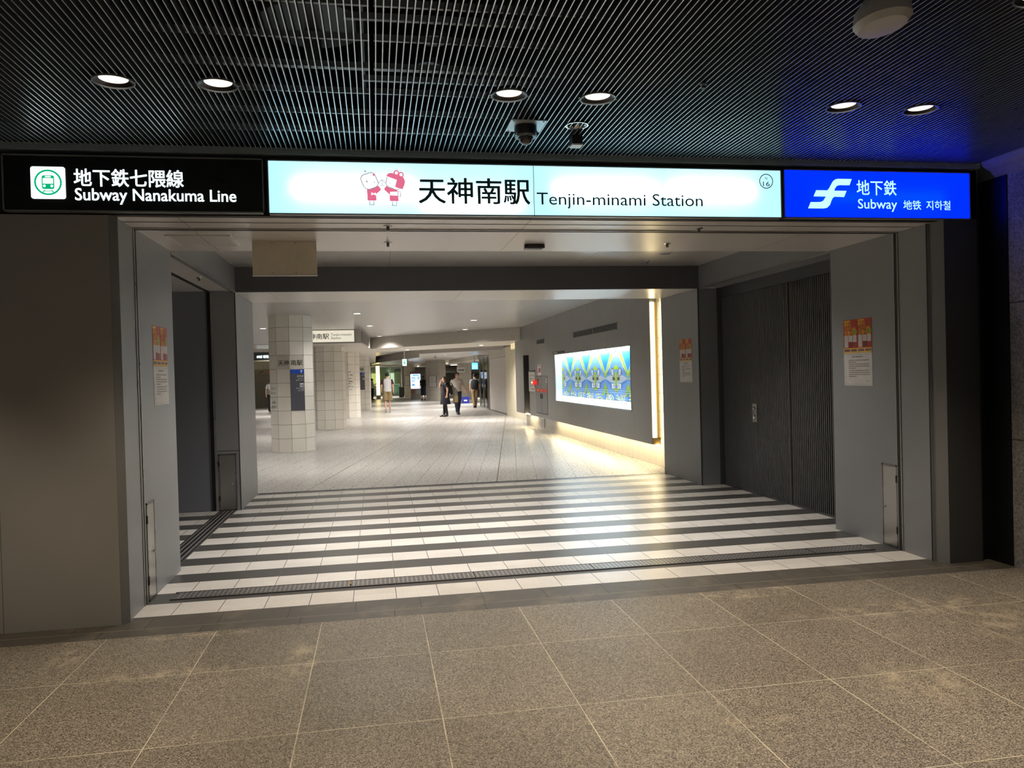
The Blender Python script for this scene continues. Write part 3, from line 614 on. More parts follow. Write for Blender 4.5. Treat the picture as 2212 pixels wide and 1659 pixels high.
for cx_, cy_, r_ in ((980, 262, 62), (1080, 298, 62)):
    closed([(cx_ + r_ * math.cos(a * .3927), cy_ + r_ * math.sin(a * .3927)) for a in range(16)], 4, pk); closed([(cx_ + 34 * math.cos(a * .3927), cy_ + 34 * math.sin(a * .3927)) for a in range(16)], 5, wh)
closed([(435, 680), (482, 705), (530, 685), (525, 745), (482, 722), (430, 745)], 4, wh); closed([(832, 668), (995, 660), (995, 745), (832, 740)], 4, wh)
stroke([(1000, 658), (1055, 650), (1062, 765), (1005, 755)], 11, 4, ln, True)
stroke([(395, 860), (390, 945), (505, 945)], 11, 2, ln); stroke([(485, 860), (478, 940)], 11, 2, ln); stroke([(880, 868), (885, 940), (860, 952)], 11, 2, ln); stroke([(968, 868), (968, 955), (860, 952)], 11, 2, ln)
stroke([(600, 480), (640, 425), (668, 418), (700, 430), (735, 490)], 12, 2, ln); stroke([(668, 420), (668, 520), (620, 560)], 11, 2, ln); stroke([(668, 520), (730, 560)], 11, 2, ln)
for P in ([(282, 235), (330, 215), (330, 272)], [(318, 452), (358, 432), (358, 485)], [(485, 465), (520, 465), (520, 478), (485, 478)], [(822, 468), (855, 478), (852, 490), (820, 480)]): closed(P, 5, ln)
wh.build('emblem_ground_print', PALE, t); pk.build('emblem_print', PINK, t)['label'] = 'pink part of the emblem'; ln.build('emblem_outline_print', LINE, t)

t = thing('illuminated_sign', 'bright blue lightbox with a white winged letter logo', 'sign', (3.84, 0, 2.69), group='illuminated signs over the entrance')
sign_case(t, 3.045, 4.625, 2.692, 3.058)
BLUE = m_translucent('backlit_blue_acrylic', (0.0, 0.012, 1.0, 1), 2.2, (0.0, 0.015, 0.9, 1))
MB().poly([(3.053, YS + 0.008, 2.700), (4.617, YS + 0.008, 2.700), (4.617, YS + 0.008, 3.050), (3.053, YS + 0.008, 3.050)]).build('face_panel', BLUE, t)
MB().box((3.053, 0.004, 2.70), (4.617, 0.006, 3.05)).build('back_reflector', WHITE, t)
MB().tube([(3.3, -0.004, 2.86), (4.4, -0.004, 2.86)], 0.008, 8).build('lamp_tube', TUBE, t)
GB = emit('lit_pale_cyan', (0.50, 0.95, 1.0), 1.0)
def LG(px, py): return (3.243 + (px - 315) * (0.366 / 493.0), yf, 2.766 + (480 - py) * (0.226 / 308.0))
b = MB()
for P in ([(808, 172), (652, 172), (620, 180), (595, 200), (570, 240), (550, 275), (530, 293), (610, 295), (620, 270), (640, 245), (670, 237), (782, 237)],
          [(408, 293), (530, 293), (610, 295), (748, 295), (718, 360), (610, 357), (515, 357), (378, 357)],
          [(515, 357), (500, 378), (485, 400), (455, 413), (420, 415), (345, 415), (315, 480), (490, 480), (530, 470), (560, 440), (575, 400), (590, 372), (610, 357)]): b.poly([LG(*p) for p in P])
b.build('logo', GB, t)
ft('lettering', '地下鉄', 3.650, 3.985, 2.872, 2.986, GB, t, 0.012, yf); ft('lettering', 'Subway', 3.658, 3.988, 2.746, 2.842, GB, t, 0.006, yf)
ft('lettering', '地铁', 4.042, 4.195, 2.764, 2.836, GB, t, 0.006, yf); ft('lettering', '지하철', 4.240, 4.450, 2.764, 2.836, GB, t, 0.006, yf)

# ------------------------------------------------------------------ vestibule: ceiling fittings
t = thing('hanging_board', 'blank beige board hanging from the soffit', 'sign', (-0.685, 0.95, 2.68))
MB().box((-0.932, 0.945, 2.412), (-0.438, 0.965, 2.68)).build('board', BEIGE, t, bevel=0.002); MB().box((-0.934, 0.942, 2.404), (-0.436, 0.968, 2.413)).build('bottom_trim', WHITE, t)
for x in (-0.78, -0.60):
    for z in (2.43, 2.665): MB().lathe([(0.004, 0.943), (0.004, 0.946)], (x, 0, z), 8, axis='y').build('screw', GREYM, t)
t = thing('access_panel', 'square ceiling access panel with a pale frame at the corner of the soffit', 'access panel', (-1.28, 0.9, 2.68))
q = MB()
for a, b in (((-1.515, 0.68), (-1.05, 0.70)), ((-1.515, 1.11), (-1.05, 1.13)), ((-1.515, 0.70), (-1.495, 1.11)), ((-1.07, 0.70), (-1.05, 1.11))): q.box((a[0], a[1], 2.669), (b[0], b[1], 2.681))
q.build('frame', plain('panel_frame', S(226, 224, 218), 0.35, 0.1), t); MB().box((-1.495, 0.70, 2.674), (-1.07, 1.11, 2.681)).build('panel', SOF, t)
base = None
for (x, y, z, lab) in ((0.118, 0.30, 2.68, 'sprinkler nearest the pale sign, above the black sensor box and to the emblem side'), (2.523, 0.30, 2.68, 'sprinkler close under the joint between pale sign and blue sign'), (0.129, 1.0, 2.68, 'sprinkler level with the black sensor box, beside the hanging beige board'), (2.535, 1.01, 2.68, 'sprinkler beyond the steel slot, in front of the unlit recessed lamp'), (3.448, 4.05, 2.97, 'low flat sprinkler rose just in front of the dark beam'), (-1.80, 3.2, 2.68, 'sprinkler in the ceiling of the dark side recess')):
    if base is None:
        t = base = thing('sprinkler', None, 'sprinkler', (x, y, z), group='sprinklers in the metal soffit')
        MB().lathe([(0.032, z), (0.030, z - 0.004), (0.016, z - 0.006)], (x, y, 0), 24).build('escutcheon', CHROME, t, smooth=True)
        MB().lathe([(0.013, z - 0.004), (0.010, z - 0.028), (0.008, z - 0.031)], (x, y, 0), 14).build('body', GREYM, t, smooth=True); MB().lathe([(0.014, z - 0.034), (0.014, z - 0.031)], (x, y, 0), 16).build('deflector', GREYM, t)
    else: t = copy_tree(base, None, (x, y, z))
    t['label'] = lab
t = thing('door_sensor', 'flat black sensor box under the soffit', 'sensor', (1.365, 1.12, 2.68))
MB().prism([(1.28, 1.06), (1.30, 1.04), (1.44, 1.04), (1.455, 1.06), (1.44, 1.16), (1.29, 1.16)], 2.645, 2.68).build('body', plain('sensor_black', S(24, 23, 22), 0.3), t, bevel=0.004); MB().box((1.30, 1.05, 2.642), (1.43, 1.10, 2.646)).build('lens', DGREY, t)
t = thing('recessed_lamp', 'unlit round recessed lamp in the vestibule ceiling', 'ceiling light', (3.458, 3.447, 2.97))
MB().lathe([(0.085, 2.965), (0.085, 2.97), (0.072, 2.97), (0.072, 2.965), (0.085, 2.965)], (3.458, 3.447, 0), 32).build('rim', WHITE, t, smooth=True); MB().lathe([(0.072, 2.967), (0.02, 2.969)], (3.458, 3.447, 0), 28).build('lens', plain('unlit_lens', S(150, 156, 160), 0.2), t)
base = None
for (x, y) in ((-0.3, 2.75), (1.5, 2.75), (0.2, 1.75), (2.9, 1.9)):
    if base is None:
        t = base = thing('recessed_downlight', None, 'ceiling light', (x, y, 2.97), group='lit downlights hidden above the entrance soffit')
        MB().lathe([(0.09, 2.964), (0.09, 2.97), (0.07, 2.97), (0.07, 2.964), (0.09, 2.964)], (x, y, 0), 28).build('rim', WHITE, t); MB().lathe([(0.0001, 2.967), (0.07, 2.967)], (x, y, 0), 24).build('lens', emit('neutral_lamp_disc', (1, 0.95, 0.9), 5.0), t)
    else: t = copy_tree(base, None, (x, y, 2.97))
    t['label'] = 'lit white downlight in the raised vestibule ceiling above the striped floor'
    lamp_light('lamp', (x, y, 2.955), L_VEST * {-0.3: 1.9, 0.2: 0.9}.get(x, 0.12), NEUT, 'SPOT', 0.05, 160 if x == 0.2 else 128, 1.0, t)

# ------------------------------------------------------------------ vestibule: doors, hatches, drains
RIB = plain('ribbed_door', S(112, 112, 111), 0.35, 0.3)
for name, y0, y1, lab in (('door_1', 1.42, 2.712, 'tall dark ribbed door leaf next to the near pier'), ('door_2', 2.728, 4.46, 'wide dark ribbed door leaf carrying the lock plate')):
    t = struct(thing(name, lab, None, (4.64, (y0 + y1) / 2, 0)))
    MB().box((4.645, y0, 0.012), (4.66, y1, 2.53)).build('leaf', plain('door_back', S(34, 34, 35), 0.5), t)
    q = MB(); k = int((y1 - y0) / 0.0375)
    for i in range(k): q.box((4.625, y0 + 0.01 + i * 0.0375, 0.012), (4.648, y0 + 0.021 + i * 0.0375, 2.528))
    q.build('ribs', RIB, t); q = MB()
    q.box((4.615, y0 - 0.006, 0.0), (4.66, y0 + 0.008, 2.533)); q.build('edge_strip', plain('edge_strip', S(122, 120, 116), 0.4, 0.5), t)
    MB().box((4.62, y0, 0.0), (4.66, y1, 0.02)).build('kick_rail', DARKP, t)
    if name == 'door_2':
        h = MB().box((4.612, 3.49, 0.90), (4.628, 3.60, 1.13)).build('lock_plate', plain('lock_plate', S(150, 148, 142), 0.3, 0.8), t); h['label'] = 'steel lock plate'
        MB().lathe([(0.022, 4.612), (0.018, 4.595), (0.0001, 4.594)], (0, 3.545, 1.07), 20, axis='x').build('knob', CHROME, h, smooth=True); MB().lathe([(0.028, 4.612), (0.024, 4.600), (0.0001, 4.599)], (0, 3.545, 0.965), 20, axis='x').build('keyhole', CHROME, h, smooth=True)
def hatch(lab, axis, c, a0, a1, z0, z1, sgn):
    """steel hatch on a wall at axis = c; sgn points out of the wall"""
    P = (lambda a, d, z: (c + d * sgn, a, z)) if axis == 'x' else (lambda a, d, z: (a, c + d * sgn, z))
    t = thing('steel_hatch', lab, 'hatch', P((a0 + a1) / 2, 0, z0), group='brushed steel hatches at the foot of the piers')
    q = MB()
    for (b0, b1, y0, y1) in ((a0, a0 + 0.012, z0, z1), (a1 - 0.012, a1, z0, z1), (a0, a1, z1 - 0.014, z1), (a0, a1, z0, z0 + 0.01)): q.box(P(b0, -0.001, y0), P(b1, 0.006, y1))
    q.build('frame', plain('hatch_frame', S(140, 136, 130), 0.25, 0.9), t)
    d = MB().box(P(a0 + 0.015, -0.001, z0 + 0.012), P(a1 - 0.015, 0.004, z1 - 0.017)).build('door', STEEL, t)
    ka = a0 + 0.05 if sgn < 0 and axis == 'x' else a1 - 0.05
    ka = a1 - 0.04 if axis == 'x' and sgn < 0 else ka
    MB().lathe([(0.011, 0.004), (0.011, 0.010), (0.007, 0.014)], (0, 0, 0), 14, axis='z')
    kb = MB(); kb.ball(P(ka, 0.006, (z0 + z1) / 2 - 0.02), (0.011, 0.011, 0.011), 12, 8); kb.build('knob', CHROME, d, smooth=True)
    hb = MB()
    for z in (z0 + 0.12, z1 - 0.15): hb.box(P(a0 - 0.004, 0, z), P(a0 + 0.014, 0.010, z + 0.06))
    hb.build('hinge', DSTEEL, t)
hatch('brushed steel hatch at the foot of the pier nearest the big brown panel', 'x', -1.66, 0.515, 0.715, 0.004, 0.715, 1)
hatch('brushed steel hatch at the foot of the grey post in the side recess', 'y', 4.5, -1.918, -1.708, 0.004, 0.695, -1)
hatch('brushed steel hatch at the foot of the pier beside the dark ribbed doors', 'x', 4.33, 0.478, 0.678, 0.012, 0.718, -1)

t = thing('drain_grate', 'long steel drain grate laid across the entrance in the first dark stripe', 'drain', (1.35, 0.615, 0))
GR0 = m_grate(0); GR1 = m_grate(1); xs = [-1.50, -0.235, 0.72, 1.68, 2.64, 3.60, 4.12]
for a, b in zip(xs[:-1], xs[1:]): MB().box((a + 0.004, 0.535, 0.0), (b - 0.004, 0.705, 0.006)).build('grate', GR0, t)
q = MB(); q.box((-1.52, 0.522, 0), (4.14, 0.535, 0.007)); q.box((-1.52, 0.705, 0), (4.14, 0.718, 0.007)); q.build('frame', plain('drain_frame', S(92, 88, 84), 0.35, 0.7), t)
MB().box((-0.242, 0.58, 0.002), (-0.228, 0.66, 0.012)).build('lifting_clip', plain('brass_clip', S(168, 140, 90), 0.35, 0.8), t)
t = thing('drain_grate', 'slotted drain channel running from the entrance pier to the post in the side recess', 'drain', (-1.82, 3, 0))
for a, b in ((1.50, 2.45), (2.45, 3.45), (3.45, 4.47)): MB().box((-1.90, a + 0.003, 0.0), (-1.745, b - 0.003, 0.006)).build('grate', GR1, t)
q = MB(); q.box((-1.92, 1.48, 0), (-1.90, 4.48, 0.007)); q.box((-1.745, 1.48, 0), (-1.725, 4.48, 0.007)); q.build('frame', plain('drain_frame', S(92, 88, 84), 0.35, 0.7), t)

# ------------------------------------------------------------------ taped notices
FL_R = plain('flyer_red', S(164, 58, 42), 0.45); FL_Y = plain('flyer_yellow', S(226, 178, 40), 0.45); FL_G = plain('flyer_green', S(120, 150, 40), 0.5); FL_W = plain('flyer_grey', S(190, 184, 180), 0.5)
PAPER = plain('paper_white', S(214, 210, 204), 0.6); PRINT = plain('print_grey', S(96, 92, 90), 0.6); FILM = m_film(); FL_B = plain('flyer_brown', S(110, 56, 48), 0.5)
def notice(lab, O, U, w_, h_):
    """two red flyers above a printed letter, all taped to the wall; O is the lower left corner"""
    O, U = Vector(O), Vector(U); N_ = U.cross(Z)
    P = lambda a, b, d=0.0: O + U * (a * w_) + Z * (b * h_) + N_ * d
    t = thing('taped_notice', lab, 'notice', tuple(O), group='scouting warnings taped to the piers')
    def rect(b, a0, a1, b0, b1, d, mi=0): b.poly([P(a0, b0, d), P(a1, b0, d), P(a1, b1, d), P(a0, b1, d)], mi)
    for k, a in enumerate((0.0, 0.503)):
        f = MB(); s = 0.497; r = lambda x0, x1, y0, y1, d, mi: rect(f, a + x0 * s, a + x1 * s, 0.49 + y0 * 0.51, 0.49 + y1 * 0.51, d, mi)
        f.ext([P(a, 0.49, 0.0008), P(a + s, 0.49, 0.0008), P(a + s, 1.0, 0.0008), P(a, 1.0, 0.0008)], -N_ * 0.0007, 0)
        for j in range(3): r(0.06 + j * 0.31, 0.34 + j * 0.31, 0.33 + (0.015 if j == 1 else 0), 0.53, .0013, 3)
        r(0.06, 0.34, 0.17, 0.33, .0013, 3); r(0.40, 0.72, 0.18, 0.32, .0013, 4)
        r(0.0, 1.0, 0.0, 0.15, .0012, 1)
        for j in range(2): r(0.05 + 0.49 * j, 0.47 + 0.49 * j, 0.05, 0.12, .0016, 4)
        r(0.05, 0.5, 0.94, 0.98, .0013, 1)
        fl = f.build('flyer', [FL_R, FL_Y, FL_G, FL_W, FL_B], t)
        for body, x0, x1, y0, y1 in (('悪質な', 0.06, 0.56, 0.80, 0.93), ('スカウトに', 0.10, 0.90, 0.68, 0.79), ('注意!!', 0.08, 0.60, 0.54, 0.67)):
            text('headline', body, P(a + x0 * s, 0.49 + y0 * 0.51, 0.0018), U, Z, (x1 - x0) * s * w_, (y1 - y0) * 0.51 * h_, FL_Y, fl, 0.02)
        c = MB(); c0 = P(a + 0.80 * s, 0.49 + 0.63 * 0.51, 0.0015)
        c.poly([c0 + U * (0.034 * math.cos(q_ * .3927)) + Z * (0.034 * math.sin(q_ * .3927)) for q_ in range(16)], 0); c.poly([c0 + N_ * 0.0004 + U * (0.027 * math.cos(q_ * .3927)) + Z * (0.027 * math.sin(q_ * .3927)) for q_ in range(16)], 1)
        c.build('badge', [FL_Y, FL_G], fl)
    L = MB(); L.ext([P(0.0, 0.0, 0.0006), P(1.0, 0.0, 0.0006), P(1.0, 0.487, 0.0006), P(0.0, 0.487, 0.0006)], -N_ * 0.0005, 0)
    rng = random.Random(3)
    for j, yv in enumerate((0.425, 0.375, 0.345, 0.315, 0.285, 0.255, 0.22, 0.19, 0.16, 0.13, 0.06)):
        x = 0.30 if j == 0 else 0.17; end = 0.68 if j == 0 else (0.9 if j in (1, 3, 4, 6, 7, 8) else 0.45)
        if j == 10: x, end = 0.80, 0.84
        while x < end:
            l = rng.uniform(0.012, 0.035); rect(L, x, min(x + l, end), yv, yv + (0.020 if j == 0 else 0.014), 0.0010, 1); x += l + rng.uniform(0.008, 0.014)
    for a0, a1, b0, b1 in ((0.05, 0.95, 0.02, 0.023), (0.05, 0.95, 0.465, 0.468)): rect(L, a0, a1, b0, b1, 0.0010, 1)
    L.build('letter', [PAPER, PRINT], t)
    F = MB(); n_ = 10
    for i in range(n_):
        for j in range(n_):
            d = lambda i_, j_: 0.003 + 0.0035 * (0.5 + 0.5 * math.sin(i_ * 2.1 + j_ * 1.3) * math.cos(j_ * 1.7 - i_ * 0.6))
            F.poly([P(i / n_, j / n_ * 0.56, d(i, j)), P((i + 1) / n_, j / n_ * 0.56, d(i + 1, j)), P((i + 1) / n_, (j + 1) / n_ * 0.56, d(i + 1, j + 1)), P(i / n_, (j + 1) / n_ * 0.56, d(i, j + 1))])
    F.build('clear_sleeve', FILM, t, smooth=True)
    q_ = MB(); rect(q_, 0.0, 0.09, -0.05, 0.30, 0.002); q_.build('tape', FILM, t)
notice('red and white taped notice on the pier beside the big brown panel', (-1.659, 0.825, 1.412), Y, 0.418, 0.608)
notice('red and white taped notice on the pier beside the dark ribbed doors', (4.329, 1.205, 1.388), -Y, 0.420, 0.606)
notice('smallest red and white taped notice, on the far pier next to the glowing strip', (4.309, 5.18, 1.395), -Y, 0.440, 0.608)

# ------------------------------------------------------------------ concourse: wall fittings
LED_FILL = emit('led_back_fill', (1.0, 0.84, 0.5), 30.0); LED = emit('led_strip_warm', (1.0, 0.82, 0.45), 6.0); LED2 = emit('led_tube_warm', (1.0, 0.82, 0.48), 30.0)
t = thing('led_strip', 'bright warm vertical light strip at the end of the grey panel wall', 'light strip', (4.38, 6.40, 0.39))
MB().box((4.330, 6.385, 0.50), (4.385, 6.418, 2.66)).build('diffuser', LED, t); MB().box((4.387, 6.40, 0.50), (4.432, 6.418, 2.66)).build('reflector', plain('brass_reflector', S(222, 190, 120), 0.35, 0.3), t); MB().box((4.432, 6.43, 0.50), (4.438, 6.50, 2.66)).build('diffuser', LED_FILL, t); MB().box((4.325, 6.39, 0.39), (4.45, 6.418, 0.50)).build('end_cap', plain('brass_cap', S(150, 122, 70), 0.35, 0.4), t)  # rear diffuser added to brighten the tile beside it
t = thing('led_strip', 'warm light strip under the bottom edge of the grey panel wall', 'light strip', (4.53, 10, 0.39))
for a, b in ((6.35, 8.3), (8.4, 10.4), (10.5, 14.0)): MB().box((4.38, a, 0.374), (4.425, b, 0.389)).build('tube', LED2, t)
t = thing('led_strip', 'short warm light strip under the dark alcove', 'light strip', (4.53, 17, 0.39)); MB().box((4.38, 16.5, 0.374), (4.425, 17.5, 0.389)).build('tube', LED2, t)

t = thing('poster_case', 'brightly lit poster case with a blue and green kaleidoscope poster', 'poster case', (4.48, 10.3, 0.89))
CASE = plain('case_white', S(228, 236, 240), 0.4)
q = MB(); q.box((4.485, 7.43, 0.89), (4.495, 13.17, 2.02)); q.box((4.33, 13.155, 0.89), (4.485, 13.17, 2.02)); q.box((4.33, 7.43, 0.89), (4.485, 7.445, 2.02)); q.box((4.33, 7.43, 0.89), (4.485, 13.17, 0.905)); q.box((4.33, 7.43, 2.005), (4.485, 13.17, 2.02)); q.build('lining', CASE, t)
MB().box((4.35, 7.46, 1.985), (4.40, 13.14, 2.003)).build('lamp_tube', emit('case_tube', (0.82, 0.95, 1.0), 46.0), t)
MB().box((4.335, 7.46, 0.906), (4.36, 13.14, 0.916)).build('lamp_tube', emit('case_tube_fill', (0.82, 0.95, 1.0), 22.0), t)  # unseen lower tube, added to brighten the lower part of the poster
q = MB()
for a, b in (((4.316, 7.41, 0.875), (4.326, 13.19, 0.892)), ((4.316, 7.41, 2.016), (4.326, 13.19, 2.032)), ((4.316, 7.41, 0.875), (4.326, 7.432, 2.032)), ((4.316, 13.168, 0.875), (4.326, 13.19, 2.032))): q.box(a, b)
q.build('frame', RWALL, t)
A = MB()
# poster colours: 0 sky blue, 1 deep blue, 2 green, 3 pale yellow green, 4 pale cyan, 5 lens grey, 6 dark, 7 white, 8 mid blue
AM = [plain('poster_%d' % i, S(*c), 0.35) for i, c in enumerate(((112, 166, 236), (44, 142, 236), (160, 196, 30), (214, 226, 120), (176, 214, 236), (190, 200, 214), (70, 78, 84), (240, 244, 246), (70, 128, 214)))]
AX = 4.478
ART = []
YA, YB, ZA, ZB = 7.45, 13.10, 0.945, 1.975
def art(pts, mi, k):
    # clip to the sheet
    ART.append((k, len(ART), [(min(max(y, YA), YB), min(max(z, ZA), ZB)) for y, z in pts], mi))
art([(YA, ZA), (YB, ZA), (YB, ZB), (YA, ZB)], 0, 0)
for c in (13.0, 11.575, 10.16, 8.745, 7.33):
    h = 0.715
    for s in (-1, 1):
        V = c + s * h
        if not (YA - 0.6 < V < YB + 0.6): continue
        art([(V, 1.56), (V - s * 0.50, ZB), (V, ZB)], 1, 1); art([(V, 1.56), (V - s * 0.42, ZB), (V - s * 0.50, ZB), (V, 1.50)], 4, 2)
        art([(V, 1.52), (V - s * 0.47, ZB), (V - s * 0.60, ZB), (V, 1.42)], 2, 3); art([(V - s * 0.10, 1.55), (V - s * 0.60, ZB), (V - s * 0.66, ZB), (V - s * 0.30, 1.66)], 3, 4)
        for j in range(5): art([(V - s * (0.26 + j * 0.03), 1.74 - j * 0.045), (V - s * (0.285 + j * 0.03), 1.77 - j * 0.045), (V - s * (0.285 + j * 0.03), 1.68 - j * 0.045)], 4, 5)
        for j in range(4):
            z_ = 1.90 - j * 0.055; art([(V - s * 0.02, z_), (V - s * 0.045, z_), (V - s * 0.045, z_ + 0.02), (V - s * 0.02, z_ + 0.02)], 8, 5)
        # grey lens halves and dark ribs
        art([(V, 1.435), (V - s * 0.36, 1.50), (V - s * h, 1.515), (V - s * h, 1.33), (V - s * 0.40, 1.36)], 5, 5)
        art([(V, 1.435), (V - s * 0.40, 1.36), (V - s * h, 1.33), (V - s * h, 1.36), (V - s * 0.40, 1.385)], 4, 6)
        for j in range(5): y_ = V - s * (0.10 + j * 0.07); art([(y_, 1.50 + j * 0.006), (y_ - s * 0.012, 1.50 + j * 0.006), (y_ - s * 0.012, 1.56 + j * 0.02), (y_, 1.56 + j * 0.02)], 6, 6)
        art([(V - s * 0.08, 1.40), (V - s * 0.42, 1.33), (V - s * 0.42, 1.24), (V - s * 0.34, 1.27)], 8, 6); art([(V - s * 0.10, 1.385), (V - s * 0.36, 1.315), (V - s * 0.34, 1.28)], 0, 7)
        art([(c + s * 0.06, 1.335), (c + s * 0.30, 1.34), (c + s * 0.28, 1.24), (c + s * 0.06, 1.25)], 7, 7); art([(c + s * 0.10, 1.32), (c + s * 0.20, 1.32), (c + s * 0.20, 1.27), (c + s * 0.10, 1.27)], 5, 8)
        # arches and dark windows
        art([(c + s * 0.12, 1.47), (c + s * 0.30, 1.50), (c + s * 0.33, 1.58), (c + s * 0.27, 1.645), (c + s * 0.18, 1.635), (c + s * 0.13, 1.57)], 6, 7); art([(c + s * 0.145, 1.48), (c + s * 0.285, 1.51), (c + s * 0.31, 1.58), (c + s * 0.26, 1.63), (c + s * 0.19, 1.615), (c + s * 0.15, 1.56)], 5, 8)
        art([(c + s * 0.08, 1.46), (c + s * 0.22, 1.47), (c + s * 0.22, 1.405), (c + s * 0.08, 1.40)], 6, 9)
        # lower chevrons
        art([(V, 1.36), (V - s * 0.16, 1.20), (V - s * 0.24, 1.10), (V - s * 0.10, 1.10), (V, 1.25)], 2, 8); art([(V, 1.25), (V - s * 0.05, 1.12), (V - s * 0.05, 1.02), (V, 1.02)], 8, 9)
        art([(V, 1.03), (V - s * 0.05, 1.03), (V - s * 0.05, 1.13), (V, 1.16)], 8, 9)
    art([(c - 0.16, 1.62), (c - 0.10, 1.67), (c, 1.70), (c + 0.10, 1.67), (c + 0.16, 1.62), (c + 0.10, 1.60), (c - 0.10, 1.60)], 2, 9); art([(c - 0.06, 1.40), (c + 0.06, 1.40), (c + 0.08, 1.60), (c - 0.08, 1.60)], 2, 10)
    art([(c - 0.10, 1.56), (c + 0.10, 1.56), (c + 0.10, 1.60), (c, 1.615), (c - 0.10, 1.60)], 0, 11); art([(c - 0.06, 1.40), (c + 0.06, 1.40), (c + 0.04, 1.30), (c - 0.04, 1.30)], 2, 10)
    art([(c - 0.20, 1.25), (c + 0.20, 1.25), (c, 1.16)], 2, 9); art([(c - 0.08, 1.30), (c + 0.08, 1.30), (c + 0.08, 1.25), (c - 0.08, 1.25)], 0, 11)
art([(YA, 1.205), (YB, 1.205), (YB, 1.215), (YA, 1.215)], 4, 12); art([(YA, 1.165), (YB, 1.165), (YB, 1.175), (YA, 1.175)], 4, 12)
rng = random.Random(5)
for i in range(700):
    y_ = rng.uniform(YA, YB - 0.1); z_ = rng.uniform(1.02, 1.13); u = (y_ - 7.33) % 0.715
    if u < 0.10 or u > 0.615: continue
    art([(y_, z_), (y_ + 0.06, z_), (y_ + 0.06, z_ + 0.013), (y_, z_ + 0.013)], rng.choice((7, 7, 3, 3, 4)), 11)
art([(YA, ZA), (YB, ZA), (YB, 1.02), (YA, 1.02)], 7, 12)
for k in range(8):
    for j in range(5): y_ = 12.7 - k * 0.715 - j * 0.07; art([(y_, 0.972), (y_ - 0.04, 0.972), (y_ - 0.04, 0.99), (y_, 0.99)], 6, 13)
for i, (k, _, pts, mi) in enumerate(sorted(ART, key=lambda q: (q[0], q[1]))): A.poly([(AX - 0.00002 * i, y, z) for y, z in pts], mi)   # printed layers, back to front
A.build('poster', AM, t)
for y in (8.75, 10.16): MB().box((4.46, y - 0.02, 1.93), (4.48, y + 0.02, 1.98)).build('clip', GREYM, t)
GRL = plain('vent_dark', S(40, 40, 40), 0.5); VF = plain('vent_frame', S(140, 140, 138), 0.4, 0.4)
def vent(lab, y0, y1, z0, z1, splits):
    t = thing('air_vent', lab, 'vent', (4.32, (y0 + y1) / 2, z0), group='air vents in the grey panel wall'); n_ = splits; L_ = (y1 - y0) / n_
    for k in range(n_):
        a, b = y0 + k * L_, y0 + (k + 1) * L_; MB().box((4.318, a + 0.02, z0 + 0.012), (4.322, b - 0.02, z1 - 0.012)).build('opening', GRL, t)
        q = MB()
        for i in range(6): z_ = z0 + 0.02 + i * (z1 - z0 - 0.04) / 5; q.box((4.313, a + 0.02, z_ - 0.003), (4.318, b - 0.02, z_ + 0.003))
        q.build('grille', DGREY, t); f = MB()
        for p0, p1 in (((4.310, a, z0), (4.322, b, z0 + 0.012)), ((4.310, a, z1 - 0.012), (4.322, b, z1)), ((4.310, a, z0), (4.322, a + 0.02, z1)), ((4.310, b - 0.02, z0), (4.322, b, z1))): f.box(p0, p1)
        f.build('frame', VF, t)
vent('long double air vent in the grey wall above the lit poster case', 8.115, 11.28, 2.325, 2.465, 2); vent('small single air vent in the grey wall near the alcove', 14.36, 15.28, 2.345, 2.475, 1)
t = thing('hydrant_cabinet', 'grey fire hydrant cabinet set in the wall with a red band', 'cabinet', (4.32, 14.8, 0.5))
q = MB()
for a, b in (((4.3165, 14.08, 0.495), (4.322, 15.52, 0.515)), ((4.3165, 14.08, 1.495), (4.322, 15.52, 1.505)), ((4.3165, 14.08, 0.5), (4.322, 14.095, 1.5)), ((4.3165, 15.505, 0.5), (4.322, 15.52, 1.5))): q.box(a, b)
q.build('frame', DSTEEL, t)
for a, b in ((14.10, 14.79), (14.81, 15.50)):
    d = MB().box((4.315, a, 0.52), (4.322, b, 1.49)).build('door', m_panel('cabinet_panel', S(120, 120, 118)), t); MB().box((4.300, (b - 0.10) if a < 14.5 else a + 0.07, 0.90), (4.315, (b - 0.07) if a < 14.5 else a + 0.10, 1.03)).build('handle', DSTEEL, d)
MB().box((4.311, 14.12, 1.075), (4.316, 15.45, 1.16)).build('red_band', RED, t); q = MB()
for y_, w2 in ((15.25, .16), (14.80, .08), (14.2, .04)): q.box((4.310, y_ - w2 / 2, 1.10), (4.3112, y_ + w2 / 2, 1.135))
q.build('marking', FL_Y, t)
q = MB(); q.box((4.312, 14.12, 1.40), (4.316, 14.20, 1.43)); q.box((4.312, 14.12, 1.33), (4.316, 14.20, 1.37)); q.build('white_label', WHITE, t)
t = thing('alarm_lamp', 'red fire alarm lamp standing out from the hydrant cabinet', 'alarm lamp', (4.32, 15.5, 1.33))
MB().box((4.296, 15.20, 1.26), (4.3145, 15.36, 1.42)).build('mounting', RED, t); MB().lathe([(0.06, 4.312), (0.06, 4.27), (0.045, 4.22), (0.0001, 4.20)], (0, 15.55, 1.32), 20, axis='x').build('lens', emit('alarm_red', (0.9, 0.03, 0.02), 0.7), t, smooth=True); MB().ball((4.205, 15.50, 1.325), (0.02, 0.02, 0.02), 10, 6).build('bulb', emit('alarm_bulb', (1, 0.75, 0.7), 3.0), t)
t = thing('wall_map', 'pale information sheet with small coloured pictures beside the alcove', 'poster', (4.32, 16.0, 1.07))
MB().box((4.300, 15.62, 1.07), (4.32, 16.44, 1.62)).build('board', plain('map_paper', S(196, 194, 184), 0.5), t); MB().box((4.296, 15.60, 1.62), (4.32, 16.46, 1.655)).build('top_rail', DGREY, t); q = MB()
